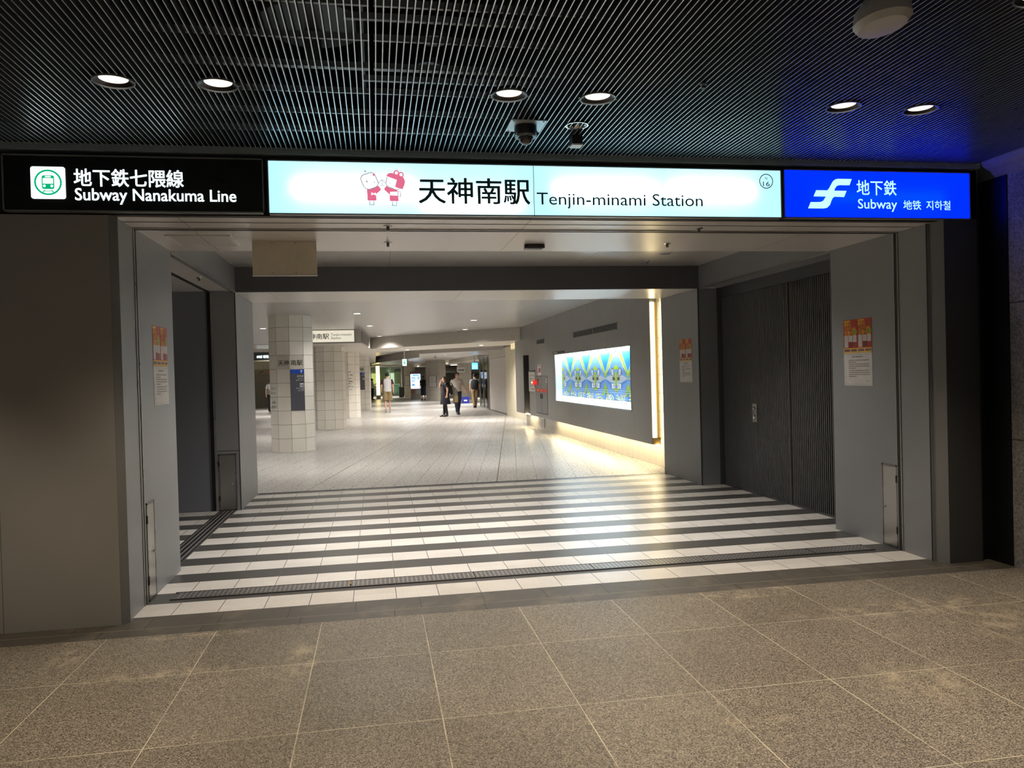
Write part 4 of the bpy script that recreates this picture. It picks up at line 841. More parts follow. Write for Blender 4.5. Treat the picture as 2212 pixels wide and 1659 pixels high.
for i in range(5):
    for j in range(2): q.box((4.2985, 15.70 + j * 0.36, 1.11 + i * 0.095), (4.3005, 15.97 + j * 0.36, 1.165 + i * 0.095), (i + j) % 4)
q.build('pictures', [plain('map_a', S(150, 160, 150), .6), plain('map_b', S(196, 160, 140), .6), plain('map_c', S(150, 166, 184), .6), plain('map_d', S(176, 172, 150), .6)], t)
t = thing('poster', 'narrow pale poster above the hydrant cabinet', 'poster', (4.32, 15.0, 1.51))
MB().box((4.31, 14.79, 1.515), (4.32, 15.22, 1.805)).build('sheet', plain('poster_pink', S(206, 190, 186), 0.5), t); q = MB(); q.box((4.309, 14.84, 1.60), (4.311, 15.0, 1.72), 0); q.box((4.309, 15.02, 1.57), (4.311, 15.17, 1.70), 1); q.box((4.309, 14.86, 1.76), (4.311, 15.15, 1.78), 0); q.build('pictures', [plain('poster_dark', S(96, 70, 80), .5), plain('poster_red', S(200, 110, 96), .5)], t)
t = thing('case_label', 'small dark name plate at the top corner of the lit poster case', 'label', (4.32, 12.7, 2.03))
MB().box((4.305, 12.2, 2.035), (4.32, 13.3, 2.085)).build('plate', DGREY, t); MB().box((4.303, 12.85, 2.048), (4.306, 13.2, 2.066)).build('marking', WHITE, t)
t = thing('floor_vent', 'white louvred vent low in the glowing tile base', 'vent', (4.55, 16.0, 0.05))
MB().box((4.535, 15.55, 0.06), (4.55, 16.05, 0.34)).build('frame', STEEL, t); q = MB()
for i in range(7): q.box((4.528, 15.60, 0.10 + i * 0.03), (4.536, 16.0, 0.115 + i * 0.03))
q.build('louvre', WHITE, t)
t = thing('wall_box', 'cream box fixed high on the cream wall beside the grey panel', 'box', (4.6, 19.8, 2.4)); MB().box((4.50, 19.25, 2.40), (4.895, 20.48, 2.588)).build('body', emit('lit_cream_glow', (0.62, 0.52, 0.28), 0.9), t, bevel=0.01); MB().box((4.49, 19.24, 2.39), (4.897, 20.49, 2.40)).build('bottom_trim', CREAM, t)  # lit look of the box put in as a glow of its own
t = struct(thing('door_3', 'closed white roller shutter along the concourse', None, (4.97, 26.4, 0)))
q = MB()
for i in range(30): z_ = 0.04 + i * 0.0735; q.box((4.965, 24.06, z_), (4.985, 28.86, z_ + 0.062)); q.box((4.975, 24.06, z_ + 0.06), (4.99, 28.86, z_ + 0.076))
q.build('shutter_curtain', SHUT, t); MB().box((4.955, 24.05, 0), (4.99, 28.87, 0.045)).build('bottom_bar', GREYM, t)
for y in (24.0, 28.88): MB().box((4.95, y, 0), (5.0, y + 0.06, 2.3)).build('guide_rail', STEEL, t)

# ------------------------------------------------------------------ concourse: tiled columns and their signs
NS = 10
def col_vert(c, k): a = R(c[3] + 36 * k); return Vector((c[0] + c[2] * math.cos(a), c[1] + c[2] * math.sin(a), 0))
def column(name, c, ztop, lab, s=0.3015, z0=0.0):
    core = MB(); Rin = c[2] - 0.004
    core.prism([(c[0] + Rin * math.cos(R(c[3] + 36 * k)), c[1] + Rin * math.sin(R(c[3] + 36 * k))) for k in range(NS)], z0, ztop, 1)
    rows = int(math.ceil((ztop - z0) / s))
    for k in range(NS):
        A_, B_ = col_vert(c, k), col_vert(c, k + 1); U = (B_ - A_).normalized(); L_ = (B_ - A_).length
        for r in range(rows):
            a, b = z0 + r * s + 0.003, min(z0 + (r + 1) * s - 0.003, ztop)
            if b - a < 0.01: continue
            core.poly([A_ + U * 0.003 + Z * a, A_ + U * (L_ - 0.003) + Z * a, A_ + U * (L_ - 0.003) + Z * b, A_ + U * 0.003 + Z * b], 0)
    o = core.build(name, [TILEW, TILEG]); struct(o, lab); return o
C1 = (-1.83, 12.455, 0.487, -88.7); C2 = (-1.43, 19.70, 0.487, -106.7); C3 = (-1.09, 26.4, 0.487, -88.0); C4 = (-0.73, 33.0, 0.487, -100.0)
k1 = column('column_1', C1, 2.975, 'nearest cream tiled column, carrying the blue grey direction sign')
column('column_2', C2, 2.60, 'cream tiled column under the overhead station sign'); column('column_3', C3, 2.60, 'cream tiled column with small printed notices on its tiles'); column('column_4', C4, 2.60, 'farthest cream tiled column of the row, with a small blue grey sign')
def facet(c, k, d=0.0):
    A_, B_ = col_vert(c, k), col_vert(c, k + 1); U = (B_ - A_).normalized(); return A_ + U.cross(Z) * d, U, (B_ - A_).length
def frect(b, c, k, u0, u1, z0, z1, d, th=0.0, mi=0):
    A_, U, L_ = facet(c, k, d); N_ = U.cross(Z); P = [A_ + U * u0 + Z * z0, A_ + U * u1 + Z * z0, A_ + U * u1 + Z * z1, A_ + U * u0 + Z * z1]
    b.ext(P, -N_ * th, mi) if th else b.poly(P, mi)
def ftext(nm, body, c, k, u0, u1, z0, z1, d, mat, par, off=0.0):
    A_, U, L_ = facet(c, k, d); return text(nm, body, A_ + U * u0 + Z * z0, U, Z, u1 - u0, z1 - z0, mat, par, off)
L1 = facet(C1, 0)[2]
t = thing('name_plate', 'cream plate with the station name in black on the nearest column', 'sign', (C1[0], C1[1] - 0.48, 1.80))
q = MB(); frect(q, C1, -1, 0.0, L1, 1.803, 2.103, 0.006, 0.006); frect(q, C1, 0, 0.0, L1, 1.803, 2.103, 0.006, 0.006); q.build('plate', plain('plate_cream', S(206, 200, 186), 0.3), t)
ftext('lettering', '天神', C1, -1, 0.035, 0.285, 1.885, 2.003, 0.008, INK, t, 0.01); ftext('lettering', '南駅', C1, 0, 0.02, 0.275, 1.885, 2.003, 0.008, INK, t, 0.01)
SB = plain('sign_slate', S(84, 82, 90), 0.35); SBL = plain('sign_blue', S(20, 72, 176), 0.35); LETW = plain('white_lettering', S(236, 236, 236), 0.5)
def direction_sign(lab, c, k, u0, u1, z0, z1, full):
    A_, U, L_ = facet(c, k, 0.01); t = thing('direction_sign', lab, 'sign', tuple(A_ + Z * z0), group='blue topped direction signs on the tiled columns'); hh = z1 - z0; w_ = u1 - u0
    q = MB(); frect(q, c, k, u0, u1, z0, z1, 0.012, 0.012, 0); q.build('panel', SB, t); q = MB(); frect(q, c, k, u0, u1, z1 - 0.098 * hh, z1, 0.0135); q.build('blue_header', SBL, t)
    ax = u1 - 0.2 * w_; az = z1 - 0.05 * hh; s = 0.032 * hh; A0, U0, _ = facet(c, k, 0.0145)
    p = lambda u, v: A0 + U0 * (ax + u * s) + Z * (az + v * s)
    q = MB(); q.poly([p(-0.22, -1.2), p(0.22, -1.2), p(0.22, 0.6), p(-0.22, 0.6)]); q.poly([p(0, 1.3), p(-1.1, 0.25), p(-1.1, -0.3), p(0, 0.75)]); q.poly([p(0, 1.3), p(0, 0.75), p(1.1, -0.3), p(1.1, 0.25)]); q.build('arrow', LETW, t)
    ftext('lettering', 'のりば', c, k, u1 - 0.52 * w_, u1 - 0.06 * w_, z0 + 0.812 * hh, z0 + 0.863 * hh, 0.0145, LETW, t, 0.02)
    if full:
        ftext('lettering', 'Entrance', c, k, u1 - 0.46 * w_, u1 - 0.06 * w_, z0 + 0.77 * hh, z0 + 0.79 * hh, 0.0145, LETW, t); ftext('lettering', '乘车口  타는곳', c, k, u1 - 0.62 * w_, u1 - 0.06 * w_, z0 + 0.725 * hh, z0 + 0.752 * hh, 0.0145, LETW, t)
        ftext('lettering', 'きっぷうりば', c, k, u1 - 0.60 * w_, u1 - 0.05 * w_, z0 + 0.53 * hh, z0 + 0.56 * hh, 0.0145, LETW, t, 0.02); ftext('lettering', 'Tickets', c, k, u1 - 0.28 * w_, u1 - 0.05 * w_, z0 + 0.505 * hh, z0 + 0.522 * hh, 0.0145, LETW, t); ftext('lettering', '售票处 표사는곳', c, k, u1 - 0.48 * w_, u1 - 0.05 * w_, z0 + 0.475 * hh, z0 + 0.497 * hh, 0.0145, LETW, t)
    q = MB(); frect(q, c, k, u1 - 0.33 * w_, u1 - 0.05 * w_, z0 + 0.578 * hh, z0 + 0.662 * hh, 0.0145); q.build('icon_panel', LETW, t)
    q = MB(); A1, U1, _ = facet(c, k, 0.0155); o_ = u1 - 0.19 * w_; zc = z0 + 0.615 * hh
    pp = lambda u, v: A1 + U1 * (o_ + u * w_) + Z * (zc + v * hh)
    q.poly([pp(-.11, -.012), pp(-.04, -.012), pp(-.04, .02), pp(-.11, .02)]); q.poly([pp(.0, -.02), pp(.11, -.02), pp(.11, .005), pp(.07, .03), pp(.02, .01)]); q.poly([pp(-.04, .0), pp(.0, .0), pp(.0, .008), pp(-.04, .008)]); q.build('icon', INK, t)
direction_sign('tall slate sign with blue top and white arrow on the nearest column', C1, 0, 0.003, L1 - 0.003, 0.905, 1.797, True)
direction_sign('small slate sign with blue top on the farthest column of the row', C4, 0, 0.0, 0.29, 1.0, 1.84, False)
t = thing('locker_notice', 'narrow white notice about coin lockers on the edge facet of the nearest column', 'notice', (C1[0] - 0.4, C1[1] - 0.3, 0.91))
for k_, (z0, z1, la, lb) in enumerate(((1.21, 1.497, 'コイン', 'ロッカー'), (0.908, 1.195, 'この先に', 'あります'))):
    q = MB(); frect(q, C1, -2, 0.004, L1 - 0.004, z0, z1, 0.005, 0.005); q.build('panel', plain('notice_white', S(226, 222, 212), 0.4), t); ftext('lettering', la, C1, -2, 0.06, 0.25, z0 + 0.155, z0 + 0.215, 0.007, INK, t, 0.02); ftext('lettering', lb, C1, -2, 0.05, 0.26, z0 + 0.055, z0 + 0.115, 0.007, INK, t, 0.02)
t = thing('pictogram_sheet', 'pale sheet of small pictograms on the third column', 'notice', (C3[0], C3[1] - 0.48, 1.0))
q = MB(); frect(q, C3, 0, 0.01, L1 - 0.08, 0.99, 1.88, 0.005, 0.005); q.build('sheet', plain('notice_white', S(226, 222, 212), 0.4), t); q = MB(); rng = random.Random(9)
for z_, n_ in ((1.80, 2), (1.68, 4), (1.55, 3), (1.42, 4), (1.34, 3), (1.22, 4), (1.12, 3)):
    for j in range(n_): a = 0.03 + j * 0.045; frect(q, C3, 0, a, a + rng.uniform(0.02, 0.045), z_, z_ + rng.uniform(0.012, 0.06), 0.007)
q.build('print', plain('pictogram_ink', S(70, 68, 66), 0.6), t)
t = thing('name_plate', 'small plate with the end of the station name on the farthest column', 'sign', (C4[0], C4[1] - 0.48, 1.86)); q = MB(); frect(q, C4, 0, 0.0, 0.29, 1.86, 2.12, 0.006, 0.006); q.build('plate', plain('plate_cream', S(206, 200, 186), 0.3), t); ftext('lettering', '南駅', C4, 0, 0.02, 0.26, 1.92, 2.05, 0.008, INK, t, 0.02)
t = thing('overhead_sign', 'backlit cream station name board on the end of the bulkhead', 'sign', (-1.4, 17.5, 2.6))
MB().box((-2.58, 17.47, 2.622), (-0.578, 17.499, 2.958)).build('panel', emit('cream_backlit', (0.78, 0.72, 0.58), 0.75), t); q = MB()
for a, b in (((-2.6, 17.46, 2.608), (-0.565, 17.5, 2.622)), ((-2.6, 17.46, 2.958), (-0.565, 17.5, 2.968)), ((-0.578, 17.46, 2.622), (-0.565, 17.5, 2.958)), ((-2.6, 17.46, 2.622), (-2.58, 17.5, 2.958))): q.box(a, b)
q.build('frame', GREYM, t); text('lettering', '天神南駅', (-2.02, 17.465, 2.712), X, Z, 0.735, 0.158, INK, t, 0.012); text('lettering', 'Tenjin-minami\nStation', (-1.235, 17.465, 2.705), X, Z, 0.58, 0.165, INK, t)
t = thing('bulkhead_grille', 'dark grey grille set in the side of the bulkhead beside the overhead sign', 'vent', (-0.3, 19.5, 2.65)); a_, b_ = Vector((-0.375, 17.65, 0)), Vector((-0.19, 21.5, 0)); d_ = (b_ - a_).normalized(); n_ = d_.cross(Z)
MB().ext([a_ + n_ * 0.01 + Z * 2.63, b_ + n_ * 0.01 + Z * 2.63, b_ + n_ * 0.01 + Z * 2.94, a_ + n_ * 0.01 + Z * 2.94], -n_ * 0.009).build('panel', plain('grille_grey', S(120, 118, 116), 0.5, 0.3), t)

# ------------------------------------------------------------------ concourse: ceiling lamps
CL = [(-0.36, 11.8, 2.975), (-0.12, 16.0, 2.975), (0.16, 21.5, 2.975), (-2.95, 16.4, 2.975), (2.51, 14.4, 2.975), (2.73, 18.3, 2.975), (-0.6, 8.4, 2.975), (2.2, 8.2, 2.975), (-3.3, 9.0, 2.975), (-5.5, 12.0, 2.975), (-5.5, 18.0, 2.975), (-3.2, 22.5, 2.975)]
FAR_FILL = [(1.2, 24.3, 2.588), (3.6, 21.2, 2.588), (3.2, 31.0, 2.55), (0.9, 34.5, 2.96), (4.2, 36.0, 2.55), (2.0, 41.5, 2.55), (4.2, 45.0, 2.55), (0.9, 47.0, 2.96), (1.2, 28.0, 2.96), (-4.5, 30.0, 2.96), (-5.0, 36.0, 2.96), (-5.5, 44.0, 2.96), (0.5, 56.0, 2.55), (3.0, 56.0, 2.55), (7.0, 36.0, 2.55), (7.0, 46.0, 2.55)]  # lamps added to give the far hall enough light
LABC = {0: 'twin ceiling lamp nearest the opening, in front of the overhead sign', 1: 'ceiling lamp above the right end of the overhead sign', 2: 'ceiling lamp right against the slanting bulkhead, past the overhead sign', 3: 'ceiling lamp between the vestibule post and the nearest column', 4: 'ceiling lamp in the middle of the concourse, closer to the grey wall', 5: 'ceiling lamp just under the top of the slanting bulkhead near the grey wall'}
base = None; DISC2 = emit('concourse_lamp_disc', (1, 0.96, 0.92), 5.0)
for i, (x, y, z) in enumerate(CL + FAR_FILL):
    if base is None:
        t = base = thing('recessed_downlight', None, 'ceiling light', (x, y, z), group='round lamps in the concourse ceiling')
        MB().lathe([(0.095, z - 0.006), (0.095, z), (0.075, z), (0.075, z - 0.006), (0.095, z - 0.006)], (x, y, 0), 24).build('rim', WHITE, t); MB().lathe([(0.0001, z - 0.003), (0.075, z - 0.003)], (x, y, 0), 20).build('lens', DISC2, t)
    else: t = copy_tree(base, None, (x, y, z))
    t['label'] = LABC.get(i, 'round lamp added to light the far or hidden part of the concourse')
    far = i >= len(CL)
    lamp_light('lamp', (x, y, z - 0.02), L_FAR if far else L_CONC, NEUT, 'SPOT', 0.10, 146, 0.75, t)

# ------------------------------------------------------------------ far end of the concourse
FT = m_walltile('far_tile', 0, 0.34, 0.34, col=S(196, 190, 178))
def struct_col(name, pts, ztop, lab): return struct(MB().prism(pts, 0, ztop).build(name, FT), lab)
struct_col('column_5', [(3.19, 45.4), (3.95, 43.4), (4.35, 43.9), (3.7, 46.0)], 2.55, 'far cream tiled column with a framed notice'); struct_col('column_6', [(2.11, 54.6), (2.75, 54.0), (3.0, 55.2), (2.3, 55.6)], 2.55, 'farthest tiled column behind the lit display'); struct_col('column_7', [(5.12, 44.2), (5.98, 43.9), (6.1, 44.9), (5.2, 45.1)], 2.55, 'far tiled column behind the walking man in the grey polo shirt')
t = thing('digital_display', 'tall glowing white and blue display kiosk in front of a far column', 'display', (2.68, 48.5, 0))
MB().box((2.33, 48.4, 0), (3.02, 48.7, 0.70)).build('plinth', plain('kiosk_grey', S(120, 114, 108), 0.4, 0.3), t); MB().box((2.31, 48.42, 0.70), (3.04, 48.70, 1.92)).build('casing', plain('kiosk_dark', S(80, 78, 84), 0.4), t, bevel=0.02)
MB().ext(rrect(2.335, 3.005, 0.735, 1.735, 0.04, 48.40), (0, 0.015, 0)).build('screen', emit('screen_white', (0.85, 0.94, 1.0), 1.6), t); b = MB()
SB2 = emit('screen_blue', (0.05, 0.30, 0.85), 1.0)
for x0, x1, z0, z1 in ((2.46, 2.93, 1.62, 1.69), (2.53, 2.78, 1.56, 1.60), (2.40, 2.66, 1.46, 1.53), (2.39, 2.72, 1.37, 1.42), (2.80, 2.86, 1.34, 1.56), (2.88, 2.94, 1.34, 1.60), (2.40, 2.62, 1.22, 1.29), (2.80, 2.94, 1.26, 1.28), (2.42, 2.62, 0.93, 1.03), (2.46, 2.58, 1.03, 1.08), (2.64, 2.76, 0.95, 0.98), (2.80, 2.93, 1.07, 1.09)): b.poly([(x0, 48.397, z0), (x1, 48.397, z0), (x1, 48.397, z1), (x0, 48.397, z1)])
b.build('screen_print', SB2, t); b = MB(); b.box((2.40, 48.385, 0.40), (2.64, 48.40, 0.66), 0); b.box((2.68, 48.39, 0.38), (2.98, 48.40, 0.68), 1); b.build('leaflet_panel', [plain('leaflet_brown', S(130, 92, 78), .5), plain('leaflet_grey', S(140, 138, 134), .4)], t)
MB().box((2.36, 48.41, 1.76), (2.99, 48.43, 1.90)).build('header_sign', plain('kiosk_header', S(112, 76, 96), 0.4), t)
def framed(lab, O, U, w_, h_, split):
    O, U = Vector(O), Vector(U); N_ = U.cross(Z); t = thing('framed_notice', lab, 'notice', tuple(O)); P = lambda a, b, d: O + U * (a * w_) + Z * (b * h_) + N_ * d
    MB().ext([P(0, 0, .02), P(1, 0, .02), P(1, 1, .02), P(0, 1, .02)], -N_ * .02).build('frame', plain('notice_frame', S(104, 106, 118), .4, .3), t)
    for a, b in ((0.04, split - .02), (split + .02, 0.96)):
        s_ = MB(); s_.poly([P(.07, a, .022), P(.93, a, .022), P(.93, b, .022), P(.07, b, .022)], 0)
        for j in range(5): y_ = a + (b - a) * (0.2 + 0.14 * j); s_.poly([P(.2, y_, .024), P(.8, y_, .024), P(.8, y_ + .012, .024), P(.2, y_ + .012, .024)], 1)
        s_.build('sheet', [plain('notice_sheet', S(216, 212, 206), .5), plain('notice_line', S(140, 120, 116), .5)], t)
u_ = Vector((3.95 - 3.19, 43.4 - 45.4, 0)).normalized(); n_ = u_.cross(Z)
framed('framed two part notice on the far tiled column', Vector((3.37, 44.93, 0.88)) + n_ * 0.005, u_, 1.15, 0.70, 0.46)
framed('small framed notice half hidden behind the lit display', (2.18, 54.4, 0.9), Vector((0.64, -0.6, 0)).normalized(), 0.5, 0.75, 0.45)
t = thing('exit_sign', 'glowing pale green exit sign hanging under the far ceiling', 'sign', (1.44, 34.0, 2.1)); MB().box((1.33, 33.98, 2.12), (1.54, 34.03, 2.45)).build('panel', emit('exit_green', (0.55, 1.0, 0.88), 1.6), t, bevel=0.01); b = MB()
for x0, x1, z0, z1 in ((1.40, 1.47, 2.36, 2.40), (1.39, 1.46, 2.22, 2.33), (1.46, 1.50, 2.24, 2.27)): b.poly([(x0, 33.977, z0), (x1, 33.977, z0), (x1, 33.977, z1), (x0, 33.977, z1)])
b.build('running_figure', emit('exit_dark_green', (0.05, 0.5, 0.25), 0.8), t); MB().box((1.42, 34.0, 2.45), (1.45, 34.02, 2.96)).build('hanger', WHITE, t)
t = thing('monitor', 'bright blue screen hanging high beyond the glass door', 'monitor', (4.97, 34, 1.84)); MB().box((4.80, 33.98, 1.84), (5.14, 34.04, 2.20)).build('casing', DGREY, t); MB().box((4.812, 33.972, 1.852), (5.128, 33.98, 2.188)).build('screen', emit('monitor_blue', (0.12, 0.55, 1.0), 1.6), t); MB().box((4.95, 34.0, 2.20), (4.99, 34.03, 2.56)).build('hanger', GREYM, t)
b = MB(); [b.poly([(4.84 + j * .09, 33.970, 1.90 + i * .07), (4.90 + j * .09, 33.970, 1.90 + i * .07), (4.90 + j * .09, 33.970, 1.925 + i * .07), (4.84 + j * .09, 33.970, 1.925 + i * .07)]) for i in range(3) for j in range(3)]; b.build('screen_print', emit('monitor_white', (0.8, 0.95, 1), 1.5), bpy.data.objects['monitor'])
t = thing('station_plate', 'white plate with black characters on the far column above the grey polo shirt', 'sign', (5.34, 43.8, 1.74)); u_ = Vector((0.86, -0.3, 0)).normalized(); MB().ext([Vector((5.10, 44.18, 0)) + u_ * a + Z * z_ for a, z_ in ((0, 1.74), (0.52, 1.74), (0.52, 2.06), (0, 2.06))], (0, 0.02, 0)).build('plate', WHITE, t); text('lettering', '天神南駅', Vector((5.13, 44.165, 1.83)), u_, Z, 0.45, 0.14, INK, t, 0.02)
t = thing('crate', 'blue plastic crate on the floor behind the walking man', 'crate', (4.92, 38.0, 0))
BC = plain('crate_blue', S(38, 52, 150), 0.4); MB().box((4.70, 37.9, 0.0), (5.10, 38.25, 0.36)).build('box', BC, t, bevel=0.012); MB().box((4.68, 37.88, 0.30), (5.12, 38.27, 0.36)).build('rim', BC, t); MB().box((4.80, 37.885, 0.12), (4.98, 37.90, 0.20)).build('label_sheet', WHITE, t)
t = thing('trash_bin', 'dark grey bin in front of the glass shop far away', 'bin', (1.9, 55.0, 0)); MB().box((1.72, 54.8, 0), (2.08, 55.2, 0.72)).build('body', plain('bin_dark', S(52, 54, 52), .5), t, bevel=.02); MB().box((1.70, 54.78, 0.72), (2.10, 55.22, 0.78)).build('lid', DGREY, t)
t = thing('light_column', 'glowing yellow light column in the far shop front', 'lamp', (0.17, 52, 0.3)); MB().box((0.02, 52, 0.28), (0.28, 52.12, 2.40)).build('diffuser', emit('yellow_glow', (1.0, 0.78, 0.34), 3.0), t); MB().box((0.0, 51.98, 0), (0.30, 52.14, 0.28)).build('plinth', CREAM, t); MB().box((0.0, 51.98, 2.40), (0.30, 52.14, 2.50)).build('cap', CREAM, t)
t = thing('shop_front', 'glass shop front with green tinted panes at the end of the concourse', 'shop front', (0.5, 58, 0)); GG = m_glass('green_glass', (0.86, 0.94, 0.90, 1))
MB().box((-2.5, 60.5, 0), (2.2, 60.6, 2.5)).build('back_wall', plain('shop_back', S(176, 182, 140), 0.5), t); q = MB()
for x in (-2.5, -1.6, -0.7, 0.2, 1.1, 2.0): q.box((x, 57.95, 0), (x + 0.05, 58.02, 2.45))
q.box((-2.5, 57.95, 2.38), (2.1, 58.02, 2.5)); q.box((-2.5, 57.95, 0), (2.1, 58.02, 0.08)); q.build('frame', STEEL, t)
for x in (-2.45, -1.55, -0.65, 0.25, 1.15): MB().box((x, 57.98, 0.08), (x + 0.85, 57.99, 2.38)).build('pane', GG, t)
MB().box((0.6, 58.6, 0), (1.9, 59.2, 0.95)).build('counter', plain('counter_green', S(120, 160, 136), 0.35), t); MB().box((0.6, 58.6, 0.95), (1.9, 59.25, 1.0)).build('worktop', WHITE, t); MB().box((1.5, 59.0, 2.0), (2.1, 59.3, 2.25)).build('hanging_unit', DGREY, t)
for x, c_ in ((-0.35, (196, 196, 110)), (0.9, (210, 220, 190))): MB().box((x, 60.35, 0.9), (x + 0.6, 60.5, 1.9)).build('lit_poster', emit('lit_poster_%d' % c_[0], tuple(lin(v) for v in c_), 1.1), t)
t = thing('glass_door', 'steel framed glass door between the shutter and the far hall', 'door', (5.0, 30.5, 0)); q = MB()
for y in (29.0, 29.35, 30.75, 32.05): q.box((4.94, y, 0), (5.0, y + 0.07, 2.42))
q.box((4.94, 29.0, 2.36), (5.0, 32.12, 2.45)); q.box((4.94, 29.0, 0), (5.0, 32.12, 0.06)); q.build('frame', STEEL, t)
for a, b in ((29.07, 29.35), (29.42, 30.75), (30.82, 32.05)): MB().box((4.965, a, 0.06), (4.975, b, 2.36)).build('pane', GG, t)
MB().box((4.90, 30.6, 0.8), (4.92, 30.64, 1.4)).build('handle', CHROME, t)
t = thing('curved_fascia', 'sweeping grey ceiling fascia over the far ticket hall', 'ceiling fascia', (5.5, 52, 2.0)); GF = plain('fascia_grey', S(108, 108, 98), 0.4)
MB().tube([(3.9, 60, 1.75), (4.6, 55, 1.95), (5.4, 52, 2.02), (6.6, 51, 1.95), (8.5, 52, 1.9)], [0.05, 0.16, 0.22, 0.22, 0.2], 12).build('fascia', GF, t, smooth=True); [MB().box((x - .03, y - .03, 1.9), (x + .03, y + .03, 2.56)).build('hanger', GREYM, t) for x, y in ((4.6, 55), (5.4, 52), (8.4, 52))]; MB().box((4.2, 57.6, 1.55), (9.0, 57.8, 1.70)).build('dark_band', DGREY, t)
t = thing('tube_lamp', 'short white ceiling tube lamp over the far ticket hall', 'ceiling light', (6.2, 55, 2.4)); MB().box((5.7, 54.95, 2.36), (6.3, 55.05, 2.42)).build('tube', emit('tube_white', (1, 1, .95), 5.0), t); MB().box((5.65, 54.93, 2.42), (6.35, 55.07, 2.55)).build('housing', WHITE, t)
# left of the columns: closed shop with a dark lit sign
t = thing('closed_shop', 'closed shop with a cream fascia and a grey roller shutter behind the nearest column', 'shop front', (-6, 42, 0))
MB().box((-9.5, 42.0, 2.20), (-3.2, 42.2, 2.95)).build('fascia', CREAM, t); MB().box((-9.5, 41.97, 1.92), (-3.2, 42.2, 2.20)).build('sign_board', plain('shop_board', S(168, 156, 124), .5), t); q = MB()
for i in range(26): z_ = i * 0.0735; q.box((-9.5, 42.03, z_), (-3.2, 42.06, z_ + 0.058)); q.box((-9.5, 42.05, z_ + .055), (-3.2, 42.08, z_ + .076))
q.build('shutter', plain('shop_shutter', S(156, 150, 132), .45), t); q = MB(); q.ext([(-6.75, 41.965, 1.98), (-6.70, 41.965, 1.98), (-6.42, 41.965, 2.14), (-6.50, 41.965, 2.14)], (0, .004, 0), 0); q.box((-6.35, 41.962, 2.0), (-5.75, 41.966, 2.12), 1); q.build('marking', [INK, plain('shop_red', S(200, 130, 112), .5)], t)
for x in (-9.55, -3.2): MB().box((x, 41.95, 0), (x + .07, 42.2, 2.95)).build('post', STEEL, t)
t = thing('hanging_sign', 'dark hanging sign with white glowing writing past the nearest column', 'sign', (-5, 31, 2.5)); MB().box((-7.5, 31.0, 2.48), (-3.2, 31.25, 2.84)).build('panel', plain('sign_grey', S(70, 72, 80), .4), t); text('lettering', 'のりば  地下鉄', (-5.22, 30.995, 2.58), X, Z, 0.50, 0.12, emit('sign_white_glow', (0.8, 1, 1), 3.0), t, 0.05); MB().box((-7.5, 30.99, 2.44), (-3.2, 31.26, 2.48)).build('trim', CREAM, t)
for x in (-7, -3.6): MB().box((x, 31.1, 2.84), (x + .05, 31.15, 2.97)).build('hanger', GREYM, t)
t = thing('ceiling_camera', 'small white dome camera under the far low ceiling', 'security camera', (2.9, 30.5, 2.5)); MB().lathe([(0.08, 2.55), (0.08, 2.48), (0.05, 2.47)], (2.75, 31.0, 0), 18).build('body', WHITE, t, smooth=True); MB().ball((2.75, 31.0, 2.47), (0.05, 0.05, 0.05), 12, 6, lo=-1, hi=0).build('dome', BLACK, t, smooth=True)
t = thing('beam_detector', 'dark wedge shaped detector on the edge of the far bulkhead', 'sensor', (2.78, 27.8, 2.8)); MB().loft([(2.75, 27.75, 2.72, 0.05, 0.05), (2.75, 27.75, 2.84, 0.10, 0.10)], 4).build('body', plain('detector_brown', S(92, 80, 72), .5), t)

# ------------------------------------------------------------------ people
SKIN = plain('skin', S(206, 160, 132), 0.5, 0, 0.03, 20); HAIR = plain('hair_black', S(24, 20, 19), 0.45); HAIRB = plain('hair_brown', S(58, 38, 28), 0.45)
def skinned(name, V, Ed, rad, mat, parent, extra=None, sub=1):
    """a body grown over a joint skeleton as one continuous surface"""
    me = bpy.data.meshes.new('sk'); me.from_pydata(V, Ed, []); o = bpy.data.objects.new('sk', me); C.objects.link(o)
    md = o.modifiers.new('skin', 'SKIN'); md.branch_smoothing = 0.6; md.use_smooth_shade = True
    for i, sv in enumerate(me.skin_vertices[0].data):
        sv.radius = rad[i] if isinstance(rad[i], tuple) else (rad[i], rad[i]); sv.use_root = (i == 0)
    ss = o.modifiers.new('sub', 'SUBSURF'); ss.levels = sub; ss.render_levels = sub
    bpy.context.view_layer.update()
    m2 = bpy.data.meshes.new_from_object(o.evaluated_get(bpy.context.evaluated_depsgraph_get())); bpy.data.objects.remove(o); bpy.data.meshes.remove(me)
    b = MB(); b.v = [tuple(v.co) for v in m2.vertices]; b.f = [list(p.vertices) for p in m2.polygons]; b.m = [0] * len(b.f); bpy.data.meshes.remove(m2)
    if extra: extra(b)
    return b.build(name, mat, parent, local=True, smooth=True)
